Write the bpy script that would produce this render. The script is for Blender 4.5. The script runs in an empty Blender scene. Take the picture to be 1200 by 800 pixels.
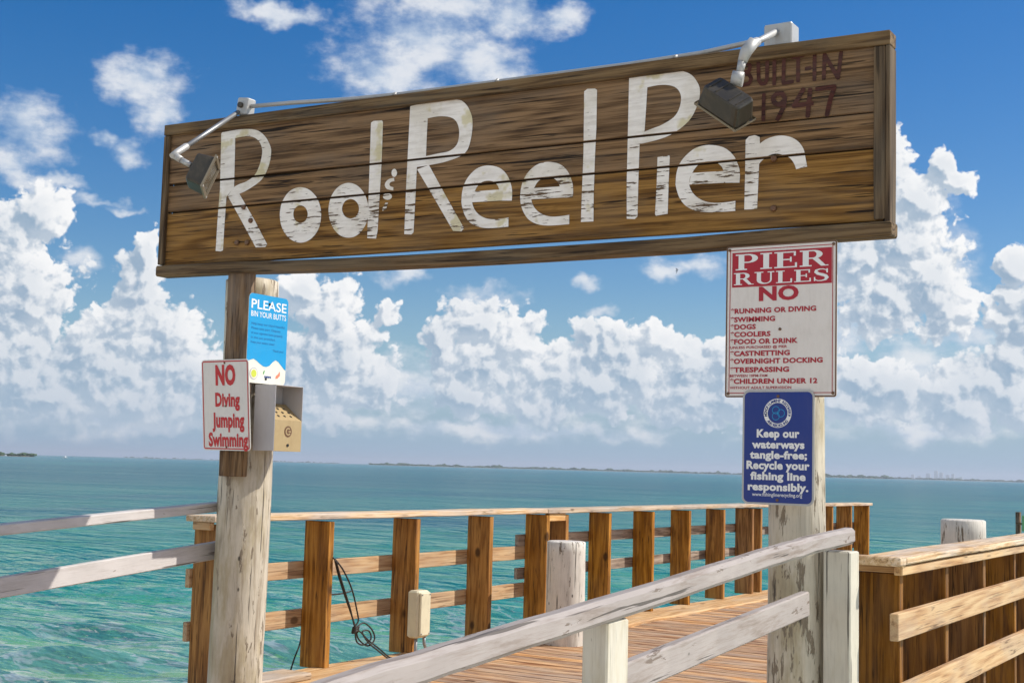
import bpy, bmesh, math, random
from mathutils import Vector, Matrix
import mathutils.geometry
import numpy as np

random.seed(7)
R = math.radians
SC = bpy.context.scene
COL = SC.collection

# ------------------------------------------------------------------ camera
cam_d = bpy.data.cameras.new('camera')
cam_d.sensor_width = 36.0
cam_d.lens = 1578.0 / 1200.0 * 36.0
cam_d.clip_start = 0.05
cam_d.clip_end = 60000.0
cam = bpy.data.objects.new('camera', cam_d)
COL.objects.link(cam)
_y, _p, _r = R(31.6), R(5.35), R(1.57)
fw = Vector((-math.sin(_y) * math.cos(_p), math.cos(_y) * math.cos(_p), math.sin(_p)))
rt = fw.cross(Vector((0, 0, 1))).normalized()
up = rt.cross(fw)
rt2 = rt * math.cos(_r) + up * math.sin(_r)
up2 = up * math.cos(_r) - rt * math.sin(_r)
m = Matrix((rt2, up2, -fw)).transposed().to_4x4()
m.translation = Vector((0, 0, 1.46))
cam.matrix_world = m
SC.camera = cam

# ------------------------------------------------------------------ exposure
SC.view_settings.view_transform = 'Standard'
SC.view_settings.look = 'None'
SC.view_settings.gamma = 1.0
SC.view_settings.use_curve_mapping = False
SC.view_settings.exposure = 0.30
SC.cycles.max_bounces = 6
SC.cycles.diffuse_bounces = 3
SC.cycles.transparent_max_bounces = 12
SC.cycles.use_denoising = True
SC.cycles.denoising_prefilter = 'ACCURATE'
SC.cycles.blur_glossy = 0.5
SC.cycles.use_adaptive_sampling = False
SC.cycles.sample_clamp_indirect = 3.0

# ------------------------------------------------------------------ sun
SUN_AZ, SUN_EL = 53.0, 44.0        # azimuth from +Y towards +X
sv = Vector((math.sin(R(SUN_AZ)) * math.cos(R(SUN_EL)), math.cos(R(SUN_AZ)) * math.cos(R(SUN_EL)), math.sin(R(SUN_EL))))
sun_d = bpy.data.lights.new('sun', 'SUN')
sun_d.energy = 4.2
sun_d.angle = R(0.5)
sun_d.color = (1.0, 0.94, 0.85)
sun = bpy.data.objects.new('sun', sun_d)
COL.objects.link(sun)
sun.rotation_euler = sv.to_track_quat('Z', 'Y').to_euler()

CUMULUS = [(-51.23,9.65,1.25,1.32),(-52.13,8.38,1.47,1.84),(-51.47,6.55,2.13,2.21),(-52.83,5.1,2.21,3.31),(-51.76,3.12,2.57,2.57),(-54.56,7.67,2.21,2.94),(-47.02,8.53,0.59,0.96),(-47.18,7.01,1.25,1.84),(-47.59,5.24,2.02,2.02),(-45.88,4.98,1.4,1.65),(-48.67,3.44,2.57,2.21),(-45.29,3.42,1.84,2.02),(-50.41,2.15,2.94,1.47),(-46.77,2.3,3.31,1.47),(-44.02,2.23,1.47,1.29),(-39.43,6.1,1.54,1.84),(-38.99,4.2,2.21,2.21),(-36.88,6.56,0.74,0.74),(-40.72,7.19,1.1,1.1),(-37.34,3.18,1.65,1.03),(-39.26,1.86,0.96,0.92),(-41.28,3.58,1.84,2.21),(-33.26,6.1,1.47,1.32),(-31.6,5.53,1.47,1.4),(-33.03,4.4,1.84,1.47),(-34.51,5.26,0.96,1.1),(-30.1,3.76,1.84,1.84),(-28.33,5.97,0.88,0.81),(-27.51,5.01,1.32,1.47),(-25.43,5.49,0.96,0.96),(-26.3,4.21,1.84,1.47),(-23.97,4.61,1.62,1.47),(-22.55,4.63,1.47,1.65),(-27.92,3.45,2.21,1.47),(-24.31,3.17,2.21,1.47),(-22.18,3.21,1.84,1.47),(-30.79,2.47,0.81,0.81),(-33.53,2.94,1.84,1.03),(-15.79,12.87,0.96,1.32),(-13.76,12.63,0.74,0.74),(-13.09,11.92,0.81,0.59),(-14.77,11.29,1.32,1.03),(-15.28,9.75,2.13,1.84),(-14.43,8.0,1.69,1.91),(-15.95,7.5,2.21,2.21),(-16.98,8.73,1.84,2.21),(-13.6,6.95,1.32,1.25),(-16.97,4.17,1.69,1.1),(-15.61,3.66,1.84,1.18),(-13.78,3.67,1.69,1.1),(-12.31,3.85,1.69,1.32),(-11.17,4.88,1.25,1.32),(-11.48,6.52,0.96,0.96),(-10.98,8.62,0.81,0.96),(-11.15,7.43,0.74,0.66),(-11.96,7.28,0.37,0.37),(-12.96,2.82,2.21,1.1),(-11.02,3.18,1.47,1.47),(-17.3,2.93,1.47,1.1),(-9.73,6.22,2.21,2.57)]
WISPS = [(-47.45,15.3,2.13,1.47),(-46.87,14.16,1.47,1.1),(-47.97,12.34,0.96,0.81),(-48.84,12.77,0.74,0.51),(-52.02,12.96,2.02,1.54),(-52.58,11.55,1.47,0.74),(-51.08,10.96,1.84,0.37),(-49.21,10.34,1.47,0.26),(-35.68,17.89,4.23,2.21),(-33.42,16.94,2.94,1.62),(-37.47,16.41,2.94,1.69),(-31.99,18.88,2.57,1.47),(-34.25,19.49,3.68,1.84),(-41.95,18.52,2.57,0.59),(-29.75,18.93,1.47,0.74),(-28.38,7.86,0.88,0.37),(-23.67,8.68,2.21,0.66),(-25.11,8.45,1.47,0.51),(-32.75,7.31,2.21,0.59),(-27.98,6.6,0.88,0.44),(-36.43,8.09,1.47,0.51),(-49.75,8.05,1.1,0.74),(-13.6,9.02,1.47,2.21),(-31.5,1.54,9.56,0.59),(-47.39,1.41,6.62,0.66),(-14.61,2.11,5.15,0.81),(-18.0,5.57,2.21,1.84),(-12.95,5.74,2.21,0.81),(-52.23,11.19,1.03,0.29),(-50.91,10.87,1.1,0.33),(-49.56,10.48,1.1,0.29),(-48.19,10.11,0.81,0.22),(-35.9,3.23,4.04,1.62),(-30.08,3.03,5.15,1.47),(-24.32,3.52,4.41,1.62),(-14.61,3.84,4.41,2.21),(-48.76,2.05,5.51,1.47),(-41.24,2.51,2.21,1.47)]


# ------------------------------------------------------------------ node helper
class NT:
    def __init__(s, tree):
        s.t = tree; s.n = tree.nodes; s.l = tree.links
    def new(s, typ, **kw):
        n = s.n.new(typ)
        for k, v in kw.items(): setattr(n, k, v)
        return n
    def put(s, sock, v):
        if v is None: return
        if hasattr(v, 'is_output') or isinstance(v, bpy.types.NodeSocket): s.l.new(v, sock)
        elif isinstance(v, (tuple, list)) and len(v) == 3 and sock.type == 'RGBA': sock.default_value = (*v, 1)
        else: sock.default_value = v
    def math(s, op, a, b=None, c=None, clamp=False):
        n = s.new('ShaderNodeMath', operation=op, use_clamp=clamp)
        s.put(n.inputs[0], a); s.put(n.inputs[1], b); s.put(n.inputs[2], c)
        return n.outputs[0]
    def vmath(s, op, a, b=None, c=None):
        n = s.new('ShaderNodeVectorMath', operation=op)
        s.put(n.inputs[0], a); s.put(n.inputs[1], b)
        if c is not None: s.put(n.inputs[2], c)
        return n.outputs['Value'] if op in ('LENGTH', 'DOT_PRODUCT', 'DISTANCE') else n.outputs[0]
    def mix(s, f, a, b, blend='MIX'):
        n = s.new('ShaderNodeMix', data_type='RGBA', blend_type=blend)
        s.put(n.inputs[0], f); s.put(n.inputs[6], a); s.put(n.inputs[7], b)
        return n.outputs[2]
    def noise(s, vec, scale, detail=4, rough=0.55, dist=0.0, lac=2.0, col=False, dim='3D'):
        n = s.new('ShaderNodeTexNoise', noise_dimensions=dim)
        s.put(n.inputs['Vector'], vec); n.inputs['Scale'].default_value = scale
        n.inputs['Detail'].default_value = detail; n.inputs['Roughness'].default_value = rough
        n.inputs['Distortion'].default_value = dist; n.inputs['Lacunarity'].default_value = lac
        return n.outputs['Color'] if col else n.outputs[0]
    def voro(s, vec, scale, feature='F1', detail=0, rough=0.5, smooth=0.5, rand=1.0, out='Distance', dim='3D'):
        n = s.new('ShaderNodeTexVoronoi', feature=feature, voronoi_dimensions=dim)
        s.put(n.inputs['Vector'], vec); n.inputs['Scale'].default_value = scale
        if 'Detail' in n.inputs: n.inputs['Detail'].default_value = detail; n.inputs['Roughness'].default_value = rough
        if feature == 'SMOOTH_F1': n.inputs['Smoothness'].default_value = smooth
        n.inputs['Randomness'].default_value = rand
        return n.outputs[out]
    def ramp(s, f, stops, interp='LINEAR'):
        n = s.new('ShaderNodeValToRGB'); n.color_ramp.interpolation = interp
        e = n.color_ramp.elements
        while len(e) < len(stops): e.new(0.5)
        for q, (p, c) in zip(e, stops):
            q.position = p; q.color = (*c, 1) if isinstance(c, (tuple, list)) else (c, c, c, 1)
        s.put(n.inputs[0], f)
        return n.outputs[0]
    def step(s, x, a, b):
        n = s.new('ShaderNodeMapRange', interpolation_type='SMOOTHSTEP')
        s.put(n.inputs[0], x); s.put(n.inputs[1], a); s.put(n.inputs[2], b)
        return n.outputs[0]
    def sep(s, v):
        n = s.new('ShaderNodeSeparateXYZ'); s.put(n.inputs[0], v); return n.outputs
    def comb(s, x, y, z):
        n = s.new('ShaderNodeCombineXYZ'); s.put(n.inputs[0], x); s.put(n.inputs[1], y); s.put(n.inputs[2], z); return n.outputs[0]
    def bump(s, h, strength, dist, normal=None):
        n = s.new('ShaderNodeBump'); n.inputs['Strength'].default_value = strength; n.inputs['Distance'].default_value = dist
        s.put(n.inputs['Height'], h)
        if normal is not None: s.put(n.inputs['Normal'], normal)
        return n.outputs[0]

# ------------------------------------------------------------------ sky with cumulus
world = bpy.data.worlds.new('World')
SC.world = world
world.use_nodes = True
wt = NT(world.node_tree)
wt.n.clear()
w_out = wt.new('ShaderNodeOutputWorld')
sky = wt.new('ShaderNodeTexSky', sky_type='NISHITA', sun_disc=False)
sky.sun_elevation = R(SUN_EL)
sky.sun_rotation = R(SUN_AZ)
sky.air_density = 1.0; sky.dust_density = 0.6; sky.ozone_density = 2.5
tc = wt.new('ShaderNodeTexCoord')
dx, dy, dz = wt.sep(wt.vmath('NORMALIZE', tc.outputs['Generated']))
az = wt.math('MULTIPLY', wt.math('ARCTAN2', dx, dy), 180 / math.pi)
el = wt.math('MULTIPLY', wt.math('ARCSINE', dz), 180 / math.pi)
P0 = wt.comb(az, el, 0.0)

def blob_field(P, blobs, k):
    d = None
    for (a, e, ra, re) in blobs:
        v = wt.vmath('MULTIPLY_ADD', P, (1 / ra, 1 / re, 0), (-a / ra, -e / re, 0))
        L = wt.vmath('LENGTH', v)
        if d is None: d = L
        else:
            d = wt.math('SMOOTH_MIN', d, L, k)
    return wt.math('SUBTRACT', 1.0, d)

def far_blobs():
    # the same kind of cloud all round the horizon, outside the photograph's field
    out = []
    rs = random.Random(3)
    # unseen bright clouds added behind the camera to fill the shaded sign side
    for a, e, ra, re in ((165, 30, 34, 16), (-165, 24, 26, 14), (120, 34, 30, 15), (-125, 30, 30, 14), (150, 52, 34, 14), (-150, 48, 36, 13), (95, 22, 22, 12), (-95, 20, 22, 12), (178, 12, 40, 8)):
        out.append((a, e, ra, re))
    for i in range(26):
        a = -4 + i * 11.2 + rs.uniform(-3, 3)
        if a > 180: a -= 360
        if -60 < a < -4: continue
        r = rs.uniform(2.0, 4.5)
        out.append((a, rs.uniform(3, 7), r * 1.6, r))
        out.append((a + rs.uniform(-3, 3), rs.uniform(6, 11), r * .8, r * .8))
    return out

def warp(P, amp):
    n = wt.noise(P, 0.75, 3, 0.55, col=True)
    return wt.vmath('MULTIPLY_ADD', wt.vmath('SUBTRACT', n, (0.5, 0.5, 0.5)), (amp, amp, 0), P)

def cumulus(P):
    Pw = warp(P, 1.1)
    F = blob_field(Pw, CUMULUS + far_blobs(), 0.22)
    b1 = wt.voro(Pw, 0.60, 'SMOOTH_F1', 0, smooth=0.28, dim='2D')
    b2 = wt.voro(Pw, 1.40, 'SMOOTH_F1', 2.5, 0.5, smooth=0.22, dim='2D')
    fb = wt.noise(P, 2.4, 6, 0.58)
    puff = wt.math('MULTIPLY_ADD', b1, -0.55, wt.math('MULTIPLY', b2, -0.46))
    H = wt.math('ADD', F, wt.math('ADD', puff, wt.math('MULTIPLY_ADD', fb, 0.56, 0.25)))
    return H, F

H0, F0 = cumulus(P0)
H1, F1 = cumulus(wt.vmath('ADD', P0, (0.26, 0.34, 0)))
alpha_c = wt.step(H0, -0.10, 0.11)
lit = wt.math('SUBTRACT', H0, H1)
shade = wt.step(lit, -0.30, 0.29)
big = wt.noise(P0, 0.33, 3, 0.55)
thick = wt.step(wt.math('MULTIPLY_ADD', big, 0.9, wt.math('MULTIPLY', H0, -0.25)), 0.18, 0.52)
# low on the horizon clouds look greyer and paler
lowf = wt.step(el, 0.5, 6.5)
c_dark = wt.mix(lowf, (0.34, 0.48, 0.62), (0.32, 0.44, 0.58))
c_lit = wt.mix(lowf, (0.72, 0.77, 0.84), (1.0, 1.0, 1.0))
ccol = wt.mix(wt.math('MULTIPLY_ADD', shade, 0.72, wt.math('MULTIPLY', thick, 0.28)), c_dark, c_lit)
# thin cloud
Ps = warp(P0, 1.7)
Fs = blob_field(Ps, WISPS, 0.25)
ns = wt.noise(wt.vmath('MULTIPLY', P0, (0.75, 1.2, 1)), 0.75, 7, 0.57)
alpha_s = wt.math('MULTIPLY', wt.step(wt.math('ADD', Fs, wt.math('MULTIPLY_ADD', ns, 1.9, -0.88)), 0.0, 1.0), 0.88)
# the milky band above the sea
band = wt.math('MULTIPLY', wt.math('SUBTRACT', 1.0, wt.step(el, -0.5, 8.0)), 0.90)

hsv = wt.new('ShaderNodeHueSaturation')
hsv.inputs['Saturation'].default_value = 1.5; hsv.inputs['Hue'].default_value = 0.508
wt.l.new(sky.outputs[0], hsv.inputs['Color'])
bg_sky = wt.new('ShaderNodeBackground'); bg_sky.inputs[1].default_value = 0.088
wt.l.new(hsv.outputs[0], bg_sky.inputs[0])
bg_band = wt.new('ShaderNodeBackground'); wt.put(bg_band.inputs[0], (0.28, 0.465, 0.66)); bg_band.inputs[1].default_value = 0.8
bg_s = wt.new('ShaderNodeBackground'); wt.put(bg_s.inputs[0], wt.mix(wt.step(ns, 0.38, 0.66), (0.54, 0.64, 0.78), (0.86, 0.88, 0.91))); bg_s.inputs[1].default_value = 0.8
bg_c = wt.new('ShaderNodeBackground'); wt.l.new(ccol, bg_c.inputs[0]); bg_c.inputs[1].default_value = 0.8
def wmix(f, a, b):
    n = wt.new('ShaderNodeMixShader'); wt.put(n.inputs[0], f); wt.l.new(a, n.inputs[1]); wt.l.new(b, n.inputs[2]); return n.outputs[0]
above = wt.step(el, -1.0, 0.0)
s1 = wmix(band, bg_sky.outputs[0], bg_band.outputs[0])
s2 = wmix(alpha_s, s1, bg_s.outputs[0])
fade = wt.math('MULTIPLY', alpha_c, wt.math('MULTIPLY_ADD', wt.step(el, 0.1, 2.4), 0.8, 0.2))
s3 = wmix(wt.math('MULTIPLY', fade, above), s2, bg_c.outputs[0])
wt.l.new(s3, w_out.inputs[0])
world.cycles.sampling_method = 'MANUAL'
world.cycles.sample_map_resolution = 1024

# ------------------------------------------------------------------ mesh builder
class MB:
    """a mesh with per-vertex grain coordinates 'gc' and a per-piece random value 'rv'"""
    def __init__(s):
        s.bm = bmesh.new()
        s.gc = s.bm.verts.layers.float_vector.new('gc')
        s.rv = s.bm.verts.layers.float.new('rv')
        s.mi = 0
    def v(s, co, gc=(0, 0, 0), rv=0.5):
        q = s.bm.verts.new(co); q[s.gc] = Vector(gc); q[s.rv] = rv; return q
    def f(s, vs, smooth=False):
        try: q = s.bm.faces.new(vs)
        except ValueError: return None
        q.smooth = smooth; q.material_index = s.mi; return q
    def board(s, pts, w, t, wdir, ch=0.004, jit=0.0012, n=None, gc=None, rv=None):
        """plank through the points; w along wdir, t across; chamfered edges"""
        pts = [Vector(p) for p in pts]
        if len(pts) == 2 and n is None: n = max(2, int((pts[1] - pts[0]).length / 0.25))
        if len(pts) == 2: pts = [pts[0].lerp(pts[1], i / n) for i in range(n + 1)]
        ax = (pts[-1] - pts[0]).normalized()
        wd = Vector(wdir); wd = (wd - ax * wd.dot(ax)).normalized(); td = ax.cross(wd)
        off = Vector(gc) if gc is not None else Vector((random.uniform(0, 50), random.uniform(0, 50), random.uniform(0, 50)))
        rv = random.random() if rv is None else rv
        ch = min(ch, w * .3, t * .3)
        a, b = w / 2, t / 2
        prof = [(-a + ch, -b), (a - ch, -b), (a, -b + ch), (a, b - ch), (a - ch, b), (-a + ch, b), (-a, b - ch), (-a, -b + ch)]
        rings = []
        dist = 0.0
        L = len(pts)
        seq = [(0, 0.0, True)] + [(i, (ch if i == 0 else -ch if i == L - 1 else 0.0), False) for i in range(L)] + [(L - 1, 0.0, True)]
        for (i, sh, cap) in seq:
            p = pts[i] + ax * sh
            d = (p - pts[0]).dot(ax)
            j1, j2 = random.uniform(-jit, jit), random.uniform(-jit, jit)
            ring = []
            for (u, q) in prof:
                uu, qq = (u, q) if not cap else (u * (1 - ch / a), q * (1 - ch / b))
                ring.append(s.v(p + wd * (uu + j1) + td * (qq + j2), off + Vector((d, u, q)), rv))
            rings.append(ring)
        for r0, r1 in zip(rings, rings[1:]):
            for k in range(8):
                s.f([r0[k], r0[(k + 1) % 8], r1[(k + 1) % 8], r1[k]])
        s.f(rings[0][::-1]); s.f(rings[-1])
        return s
    def box(s, lo, hi, ch=0.004, **kw):
        lo, hi = Vector(lo), Vector(hi)
        d = hi - lo; c = (lo + hi) / 2
        k = max(range(3), key=lambda i: d[i])
        ax = Vector((0, 0, 0)); ax[k] = d[k] / 2
        o = [i for i in range(3) if i != k]
        wd = Vector((0, 0, 0)); wd[o[0]] = 1
        return s.board([c - ax, c + ax], d[o[0]], d[o[1]], wd, ch, kw.pop('jit', 0), **kw)
    def tube(s, pts, r, seg=10, cap=True, rv=0.5):
        pts = [Vector(p) for p in pts]
        rr = r if isinstance(r, (list, tuple)) else [r] * len(pts)
        t0 = (pts[1] - pts[0]).normalized()
        nrm = t0.orthogonal().normalized()
        rings = []; d = 0
        for i, p in enumerate(pts):
            t = (pts[min(i + 1, len(pts) - 1)] - pts[max(i - 1, 0)]).normalized()
            nrm = (nrm - t * nrm.dot(t)).normalized(); bn = t.cross(nrm)
            if i: d += (p - pts[i - 1]).length
            rings.append([s.v(p + (nrm * math.cos(a) + bn * math.sin(a)) * rr[i], (d, math.cos(a) * rr[i], math.sin(a) * rr[i]), rv) for a in (2 * math.pi * k / seg for k in range(seg))])
        for a, b in zip(rings, rings[1:]):
            for k in range(seg): s.f([a[k], a[(k + 1) % seg], b[(k + 1) % seg], b[k]], True)
        if cap: s.f(rings[0][::-1]); s.f(rings[-1])
        return s
    def poly3(s, pts3, gcs=None):
        """filled flat polygon, any outline"""
        idx = mathutils.geometry.tessellate_polygon([[Vector(p) for p in pts3]])
        vs = [s.v(p, p if gcs is None else gcs[i]) for i, p in enumerate(pts3)]
        for t in idx: s.f([vs[i] for i in t])
        return s
    def strip3(s, A, B):
        va = [s.v(p, p) for p in A]; vb = [s.v(p, p) for p in B]
        for i in range(len(va) - 1): s.f([va[i], va[i + 1], vb[i + 1], vb[i]])
        return s
    def build(s, name, mat, parent=None, world=True, flat_normal=None):
        if flat_normal is not None:
            n = Vector(flat_normal)
            for q in s.bm.faces:
                q.normal_update()
                if q.normal.dot(n) < 0: q.normal_flip()
        else:
            bmesh.ops.recalc_face_normals(s.bm, faces=s.bm.faces[:])
        if parent is not None and world:
            bmesh.ops.translate(s.bm, verts=s.bm.verts[:], vec=-root_loc(parent))
        me = bpy.data.meshes.new(name)
        s.bm.to_mesh(me); s.bm.free()
        for mm in (mat if isinstance(mat, (list, tuple)) else [mat]): me.materials.append(mm)
        o = bpy.data.objects.new(name, me); COL.objects.link(o)
        if parent is not None: o.parent = parent
        return o

def root_loc(o):
    v = Vector((0, 0, 0))
    while o is not None: v += o.location; o = o.parent
    return v

def tag(o, label=None, cat=None, group=None, kind=None):
    if label: o['label'] = label
    if cat: o['category'] = cat
    if group: o['group'] = group
    if kind: o['kind'] = kind
    return o

def thing(name, label, cat, loc, group=None, rot=None):
    o = bpy.data.objects.new(name, None); COL.objects.link(o)
    o.empty_display_size = 0.1
    o.location = loc
    if rot: o.rotation_euler = rot
    return tag(o, label, cat, group)

# ------------------------------------------------------------------ materials
def new_mat(name):
    mt = bpy.data.materials.new(name); mt.use_nodes = True
    t = NT(mt.node_tree); t.n.clear()
    o = t.new('ShaderNodeOutputMaterial'); b = t.new('ShaderNodeBsdfPrincipled')
    t.l.new(b.outputs[0], o.inputs[0])
    return mt, t, b, o

def gc_of(t): return t.new('ShaderNodeAttribute', attribute_name='gc').outputs['Vector']
def rv_of(t): return t.new('ShaderNodeAttribute', attribute_name='rv').outputs['Fac']

def grain_nodes(t, g, stretch=0.09, meds=28):
    """fine fibre, cathedral rings, knots, cracks in grain space (x runs along the board)"""
    gs = t.vmath('MULTIPLY', g, (stretch, 1, 1))
    fib = t.noise(t.vmath('MULTIPLY', g, (stretch * 0.5, 1, 1)), 150, 4, 0.7)
    med = t.noise(gs, meds, 5, 0.62, 0.2)
    base = t.noise(t.vmath('MULTIPLY', g, (0.07, 1, 1)), 5.0, 2, 0.5)
    rings = t.math('SINE', t.math('MULTIPLY_ADD', base, 62.0, t.math('MULTIPLY', med, 7.0)))
    rings = t.math('MULTIPLY_ADD', rings, 0.5, 0.5)
    gk = t.vmath('MULTIPLY', g, (0.62, 1, 1))
    kd = t.voro(gk, 5.0)
    kc = t.sep(t.voro(gk, 5.0, out='Color'))[0]
    knot = t.math('MULTIPLY', t.math('SUBTRACT', 1.0, t.step(kd, 0.10, 0.19)), t.math('GREATER_THAN', kc, 0.84))
    ck = t.noise(t.vmath('MULTIPLY', g, (0.035, 1, 1)), 42, 3, 0.6)
    crack = t.step(ck, 0.625, 0.675)
    return fib, med, rings, knot, crack

def wood(name, dark, mid, light, grey=(0.30, 0.27, 0.24), weather=0.3, ringk=0.45, rough=0.75, bump=0.5, tint=0.35, crackk=0.7, knotk=0.85, stretch=0.09, meds=28):
    mt, t, b, o = new_mat(name)
    g = gc_of(t); rv = rv_of(t)
    fib, med, rings, knot, crack = grain_nodes(t, g, stretch, meds)
    f = t.math('ADD', t.math('MULTIPLY', rings, ringk), t.math('ADD', t.math('MULTIPLY', med, 0.75), t.math('MULTIPLY', fib, 0.55)))
    f = t.math('MULTIPLY_ADD', f, 1.0 / (ringk + 0.6), -0.36)
    col = t.ramp(f, [(0.24, dark), (0.48, mid), (0.76, light)])
    pw = t.noise(t.vmath('MULTIPLY', g, (0.35, 1, 1)), 5.0, 4, 0.6)
    wf = t.math('MULTIPLY', t.step(pw, 0.42, 0.66), weather)
    greyc = t.mix(fib, tuple(c * 0.55 for c in grey), grey)
    col = t.mix(wf, col, greyc)
    col = t.mix(t.math('MULTIPLY', knot, knotk), col, tuple(c * 0.45 for c in dark))
    col = t.mix(t.math('MULTIPLY', crack, crackk), col, tuple(c * 0.25 for c in dark))
    # hairline checks that follow the grain
    hl = t.math('ABSOLUTE', t.math('SUBTRACT', t.noise(t.vmath('MULTIPLY', g, (stretch * 0.35, 1, 1)), 34, 2, 0.5), 0.5))
    hm = t.step(t.noise(t.vmath('MULTIPLY', g, (0.5, 1, 1)), 7, 3, 0.6), 0.42, 0.60)
    hair = t.math('MULTIPLY', t.math('SUBTRACT', 1.0, t.step(hl, 0.004, 0.022)), hm)
    col = t.mix(t.math('MULTIPLY', hair, 0.75), col, tuple(c * 0.3 for c in dark))
    val = t.math('MULTIPLY_ADD', rv, tint, 1.0 - tint / 2)
    vm = t.new('ShaderNodeHueSaturation'); t.put(vm.inputs['Value'], val)
    t.put(vm.inputs['Saturation'], t.math('MULTIPLY_ADD', rv, 0.2, 0.9)); t.l.new(col, vm.inputs['Color'])
    t.l.new(vm.outputs[0], b.inputs['Base Color'])
    t.put(b.inputs['Roughness'], t.math('MULTIPLY_ADD', fib, 0.25, rough - 0.12))
    b.inputs['Specular IOR Level'].default_value = 0.3
    h = t.math('SUBTRACT', t.math('ADD', t.math('MULTIPLY', fib, 0.5), t.math('MULTIPLY', med, 0.6)), t.math('MULTIPLY', crack, 0.9))
    t.l.new(t.bump(h, bump, 0.004), b.inputs['Normal'])
    return mt

def painted(name, paint, under=(0.22, 0.18, 0.14), wear=0.5, stain=None, spots=0.5, rough=0.6, bump=0.5, along=0.09, streak=0.0):
    """chipped paint over weathered wood"""
    mt, t, b, o = new_mat(name)
    g = gc_of(t)
    fib, med, rings, knot, crack = grain_nodes(t, g, along)
    chip = t.noise(t.vmath('MULTIPLY', g, (0.22, 1, 1)), 22, 6, 0.68, 0.4)
    big = t.noise(g, 3.0, 4, 0.6)
    m1 = t.step(t.math('ADD', chip, t.math('MULTIPLY', t.math('SUBTRACT', big, 0.5), 0.45)), 0.80 - wear * 0.3, 0.84 - wear * 0.3)
    thin = t.math('MULTIPLY', t.step(fib, 0.5, 0.72), 0.35 * wear + 0.12)
    pc = t.mix(t.step(big, 0.35, 0.7), tuple(c * 0.86 for c in paint), paint)
    if stain: pc = t.mix(t.math('MULTIPLY', t.step(t.noise(t.vmath('MULTIPLY', g, (0.3, 1, 1)), 4.5, 5, 0.65), 0.5, 0.68), 0.6), pc, stain)
    if streak: pc = t.mix(t.math('MULTIPLY', t.step(t.noise(t.vmath('MULTIPLY', g, (0.10, 1, 1)), 20.0, 6, 0.7, 0.3), 0.48, 0.70), streak), pc, tuple(c * 1.1 for c in under))
    uc = t.mix(fib, tuple(c * 0.6 for c in under), tuple(c * 1.2 for c in under))
    col = t.mix(thin, pc, uc)
    col = t.mix(m1, col, uc)
    sd = t.voro(t.vmath('MULTIPLY', g, (0.5, 1, 1)), 15.0)
    sc_ = t.sep(t.voro(t.vmath('MULTIPLY', g, (0.5, 1, 1)), 15.0, out='Color'))[1]
    sp = t.math('MULTIPLY', t.math('SUBTRACT', 1.0, t.step(sd, 0.06, 0.14)), t.math('GREATER_THAN', sc_, 1.0 - 0.3 * spots))
    col = t.mix(t.math('MULTIPLY', sp, 0.85), col, (0.035, 0.028, 0.02))
    col = t.mix(t.math('MULTIPLY', crack, 0.8), col, (0.05, 0.04, 0.032))
    t.l.new(col, b.inputs['Base Color'])
    b.inputs['Roughness'].default_value = rough
    b.inputs['Specular IOR Level'].default_value = 0.3
    h = t.math('SUBTRACT', t.math('MULTIPLY', fib, 0.4), t.math('ADD', t.math('MULTIPLY', m1, 0.5), t.math('MULTIPLY', crack, 0.9)))
    t.l.new(t.bump(h, bump, 0.004), b.inputs['Normal'])
    return mt

def enamel(name, colr, dirt=0.25, rust=0.0, rough=0.4, metallic=0.0, scale=9.0, dirtcol=(0.22, 0.17, 0.11)):
    mt, t, b, o = new_mat(name)
    tco = t.new('ShaderNodeTexCoord').outputs['Object']
    n1 = t.noise(tco, scale, 6, 0.65)
    n2 = t.noise(t.vmath('MULTIPLY', tco, (3.0, 3.0, 0.6)), scale * 2.2, 4, 0.6)
    f = t.math('MULTIPLY', t.step(t.math('MULTIPLY_ADD', n1, 0.6, t.math('MULTIPLY', n2, 0.4)), 0.42, 0.72), dirt)
    col = t.mix(f, colr, tuple(a * 0.5 + d * 0.5 for a, d in zip(colr, dirtcol)))
    if rust: col = t.mix(t.step(n1, 0.74 - rust * 0.2, 0.80 - rust * 0.2), col, (0.16, 0.07, 0.025))
    t.l.new(col, b.inputs['Base Color'])
    t.put(b.inputs['Roughness'], t.math('MULTIPLY_ADD', n1, 0.3, rough - 0.15))
    b.inputs['Metallic'].default_value = metallic
    t.l.new(t.bump(n2, 0.12, 0.002), b.inputs['Normal'])
    return mt

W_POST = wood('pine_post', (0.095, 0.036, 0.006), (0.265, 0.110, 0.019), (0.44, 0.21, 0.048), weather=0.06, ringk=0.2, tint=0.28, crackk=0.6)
W_POST_SHADED = wood('shaded_post', (0.055, 0.022, 0.004), (0.150, 0.062, 0.011), (0.26, 0.12, 0.026), weather=0.08, ringk=0.2, tint=0.25, crackk=0.6)  # post wood darkened to put the right railing's shade into its colour
W_RAIL = wood('pine_rail', (0.32, 0.15, 0.048), (0.55, 0.31, 0.125), (0.68, 0.45, 0.22), grey=(0.60, 0.49, 0.37), weather=0.35, ringk=0.22, crackk=0.35, stretch=0.05, meds=36)
W_CAP = wood('pine_cap', (0.30, 0.17, 0.08), (0.52, 0.36, 0.21), (0.66, 0.52, 0.37), grey=(0.58, 0.51, 0.45), weather=0.7, ringk=0.2, crackk=0.4)
W_GREY = wood('weathered_rail', (0.12, 0.085, 0.06), (0.27, 0.20, 0.15), (0.42, 0.33, 0.25), weather=0.6, ringk=0.3)
W_DECK = wood('deck_boards', (0.25, 0.105, 0.042), (0.47, 0.255, 0.115), (0.62, 0.40, 0.22), grey=(0.56, 0.44, 0.34), weather=0.5, ringk=0.4, tint=0.45, crackk=0.6)
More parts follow.
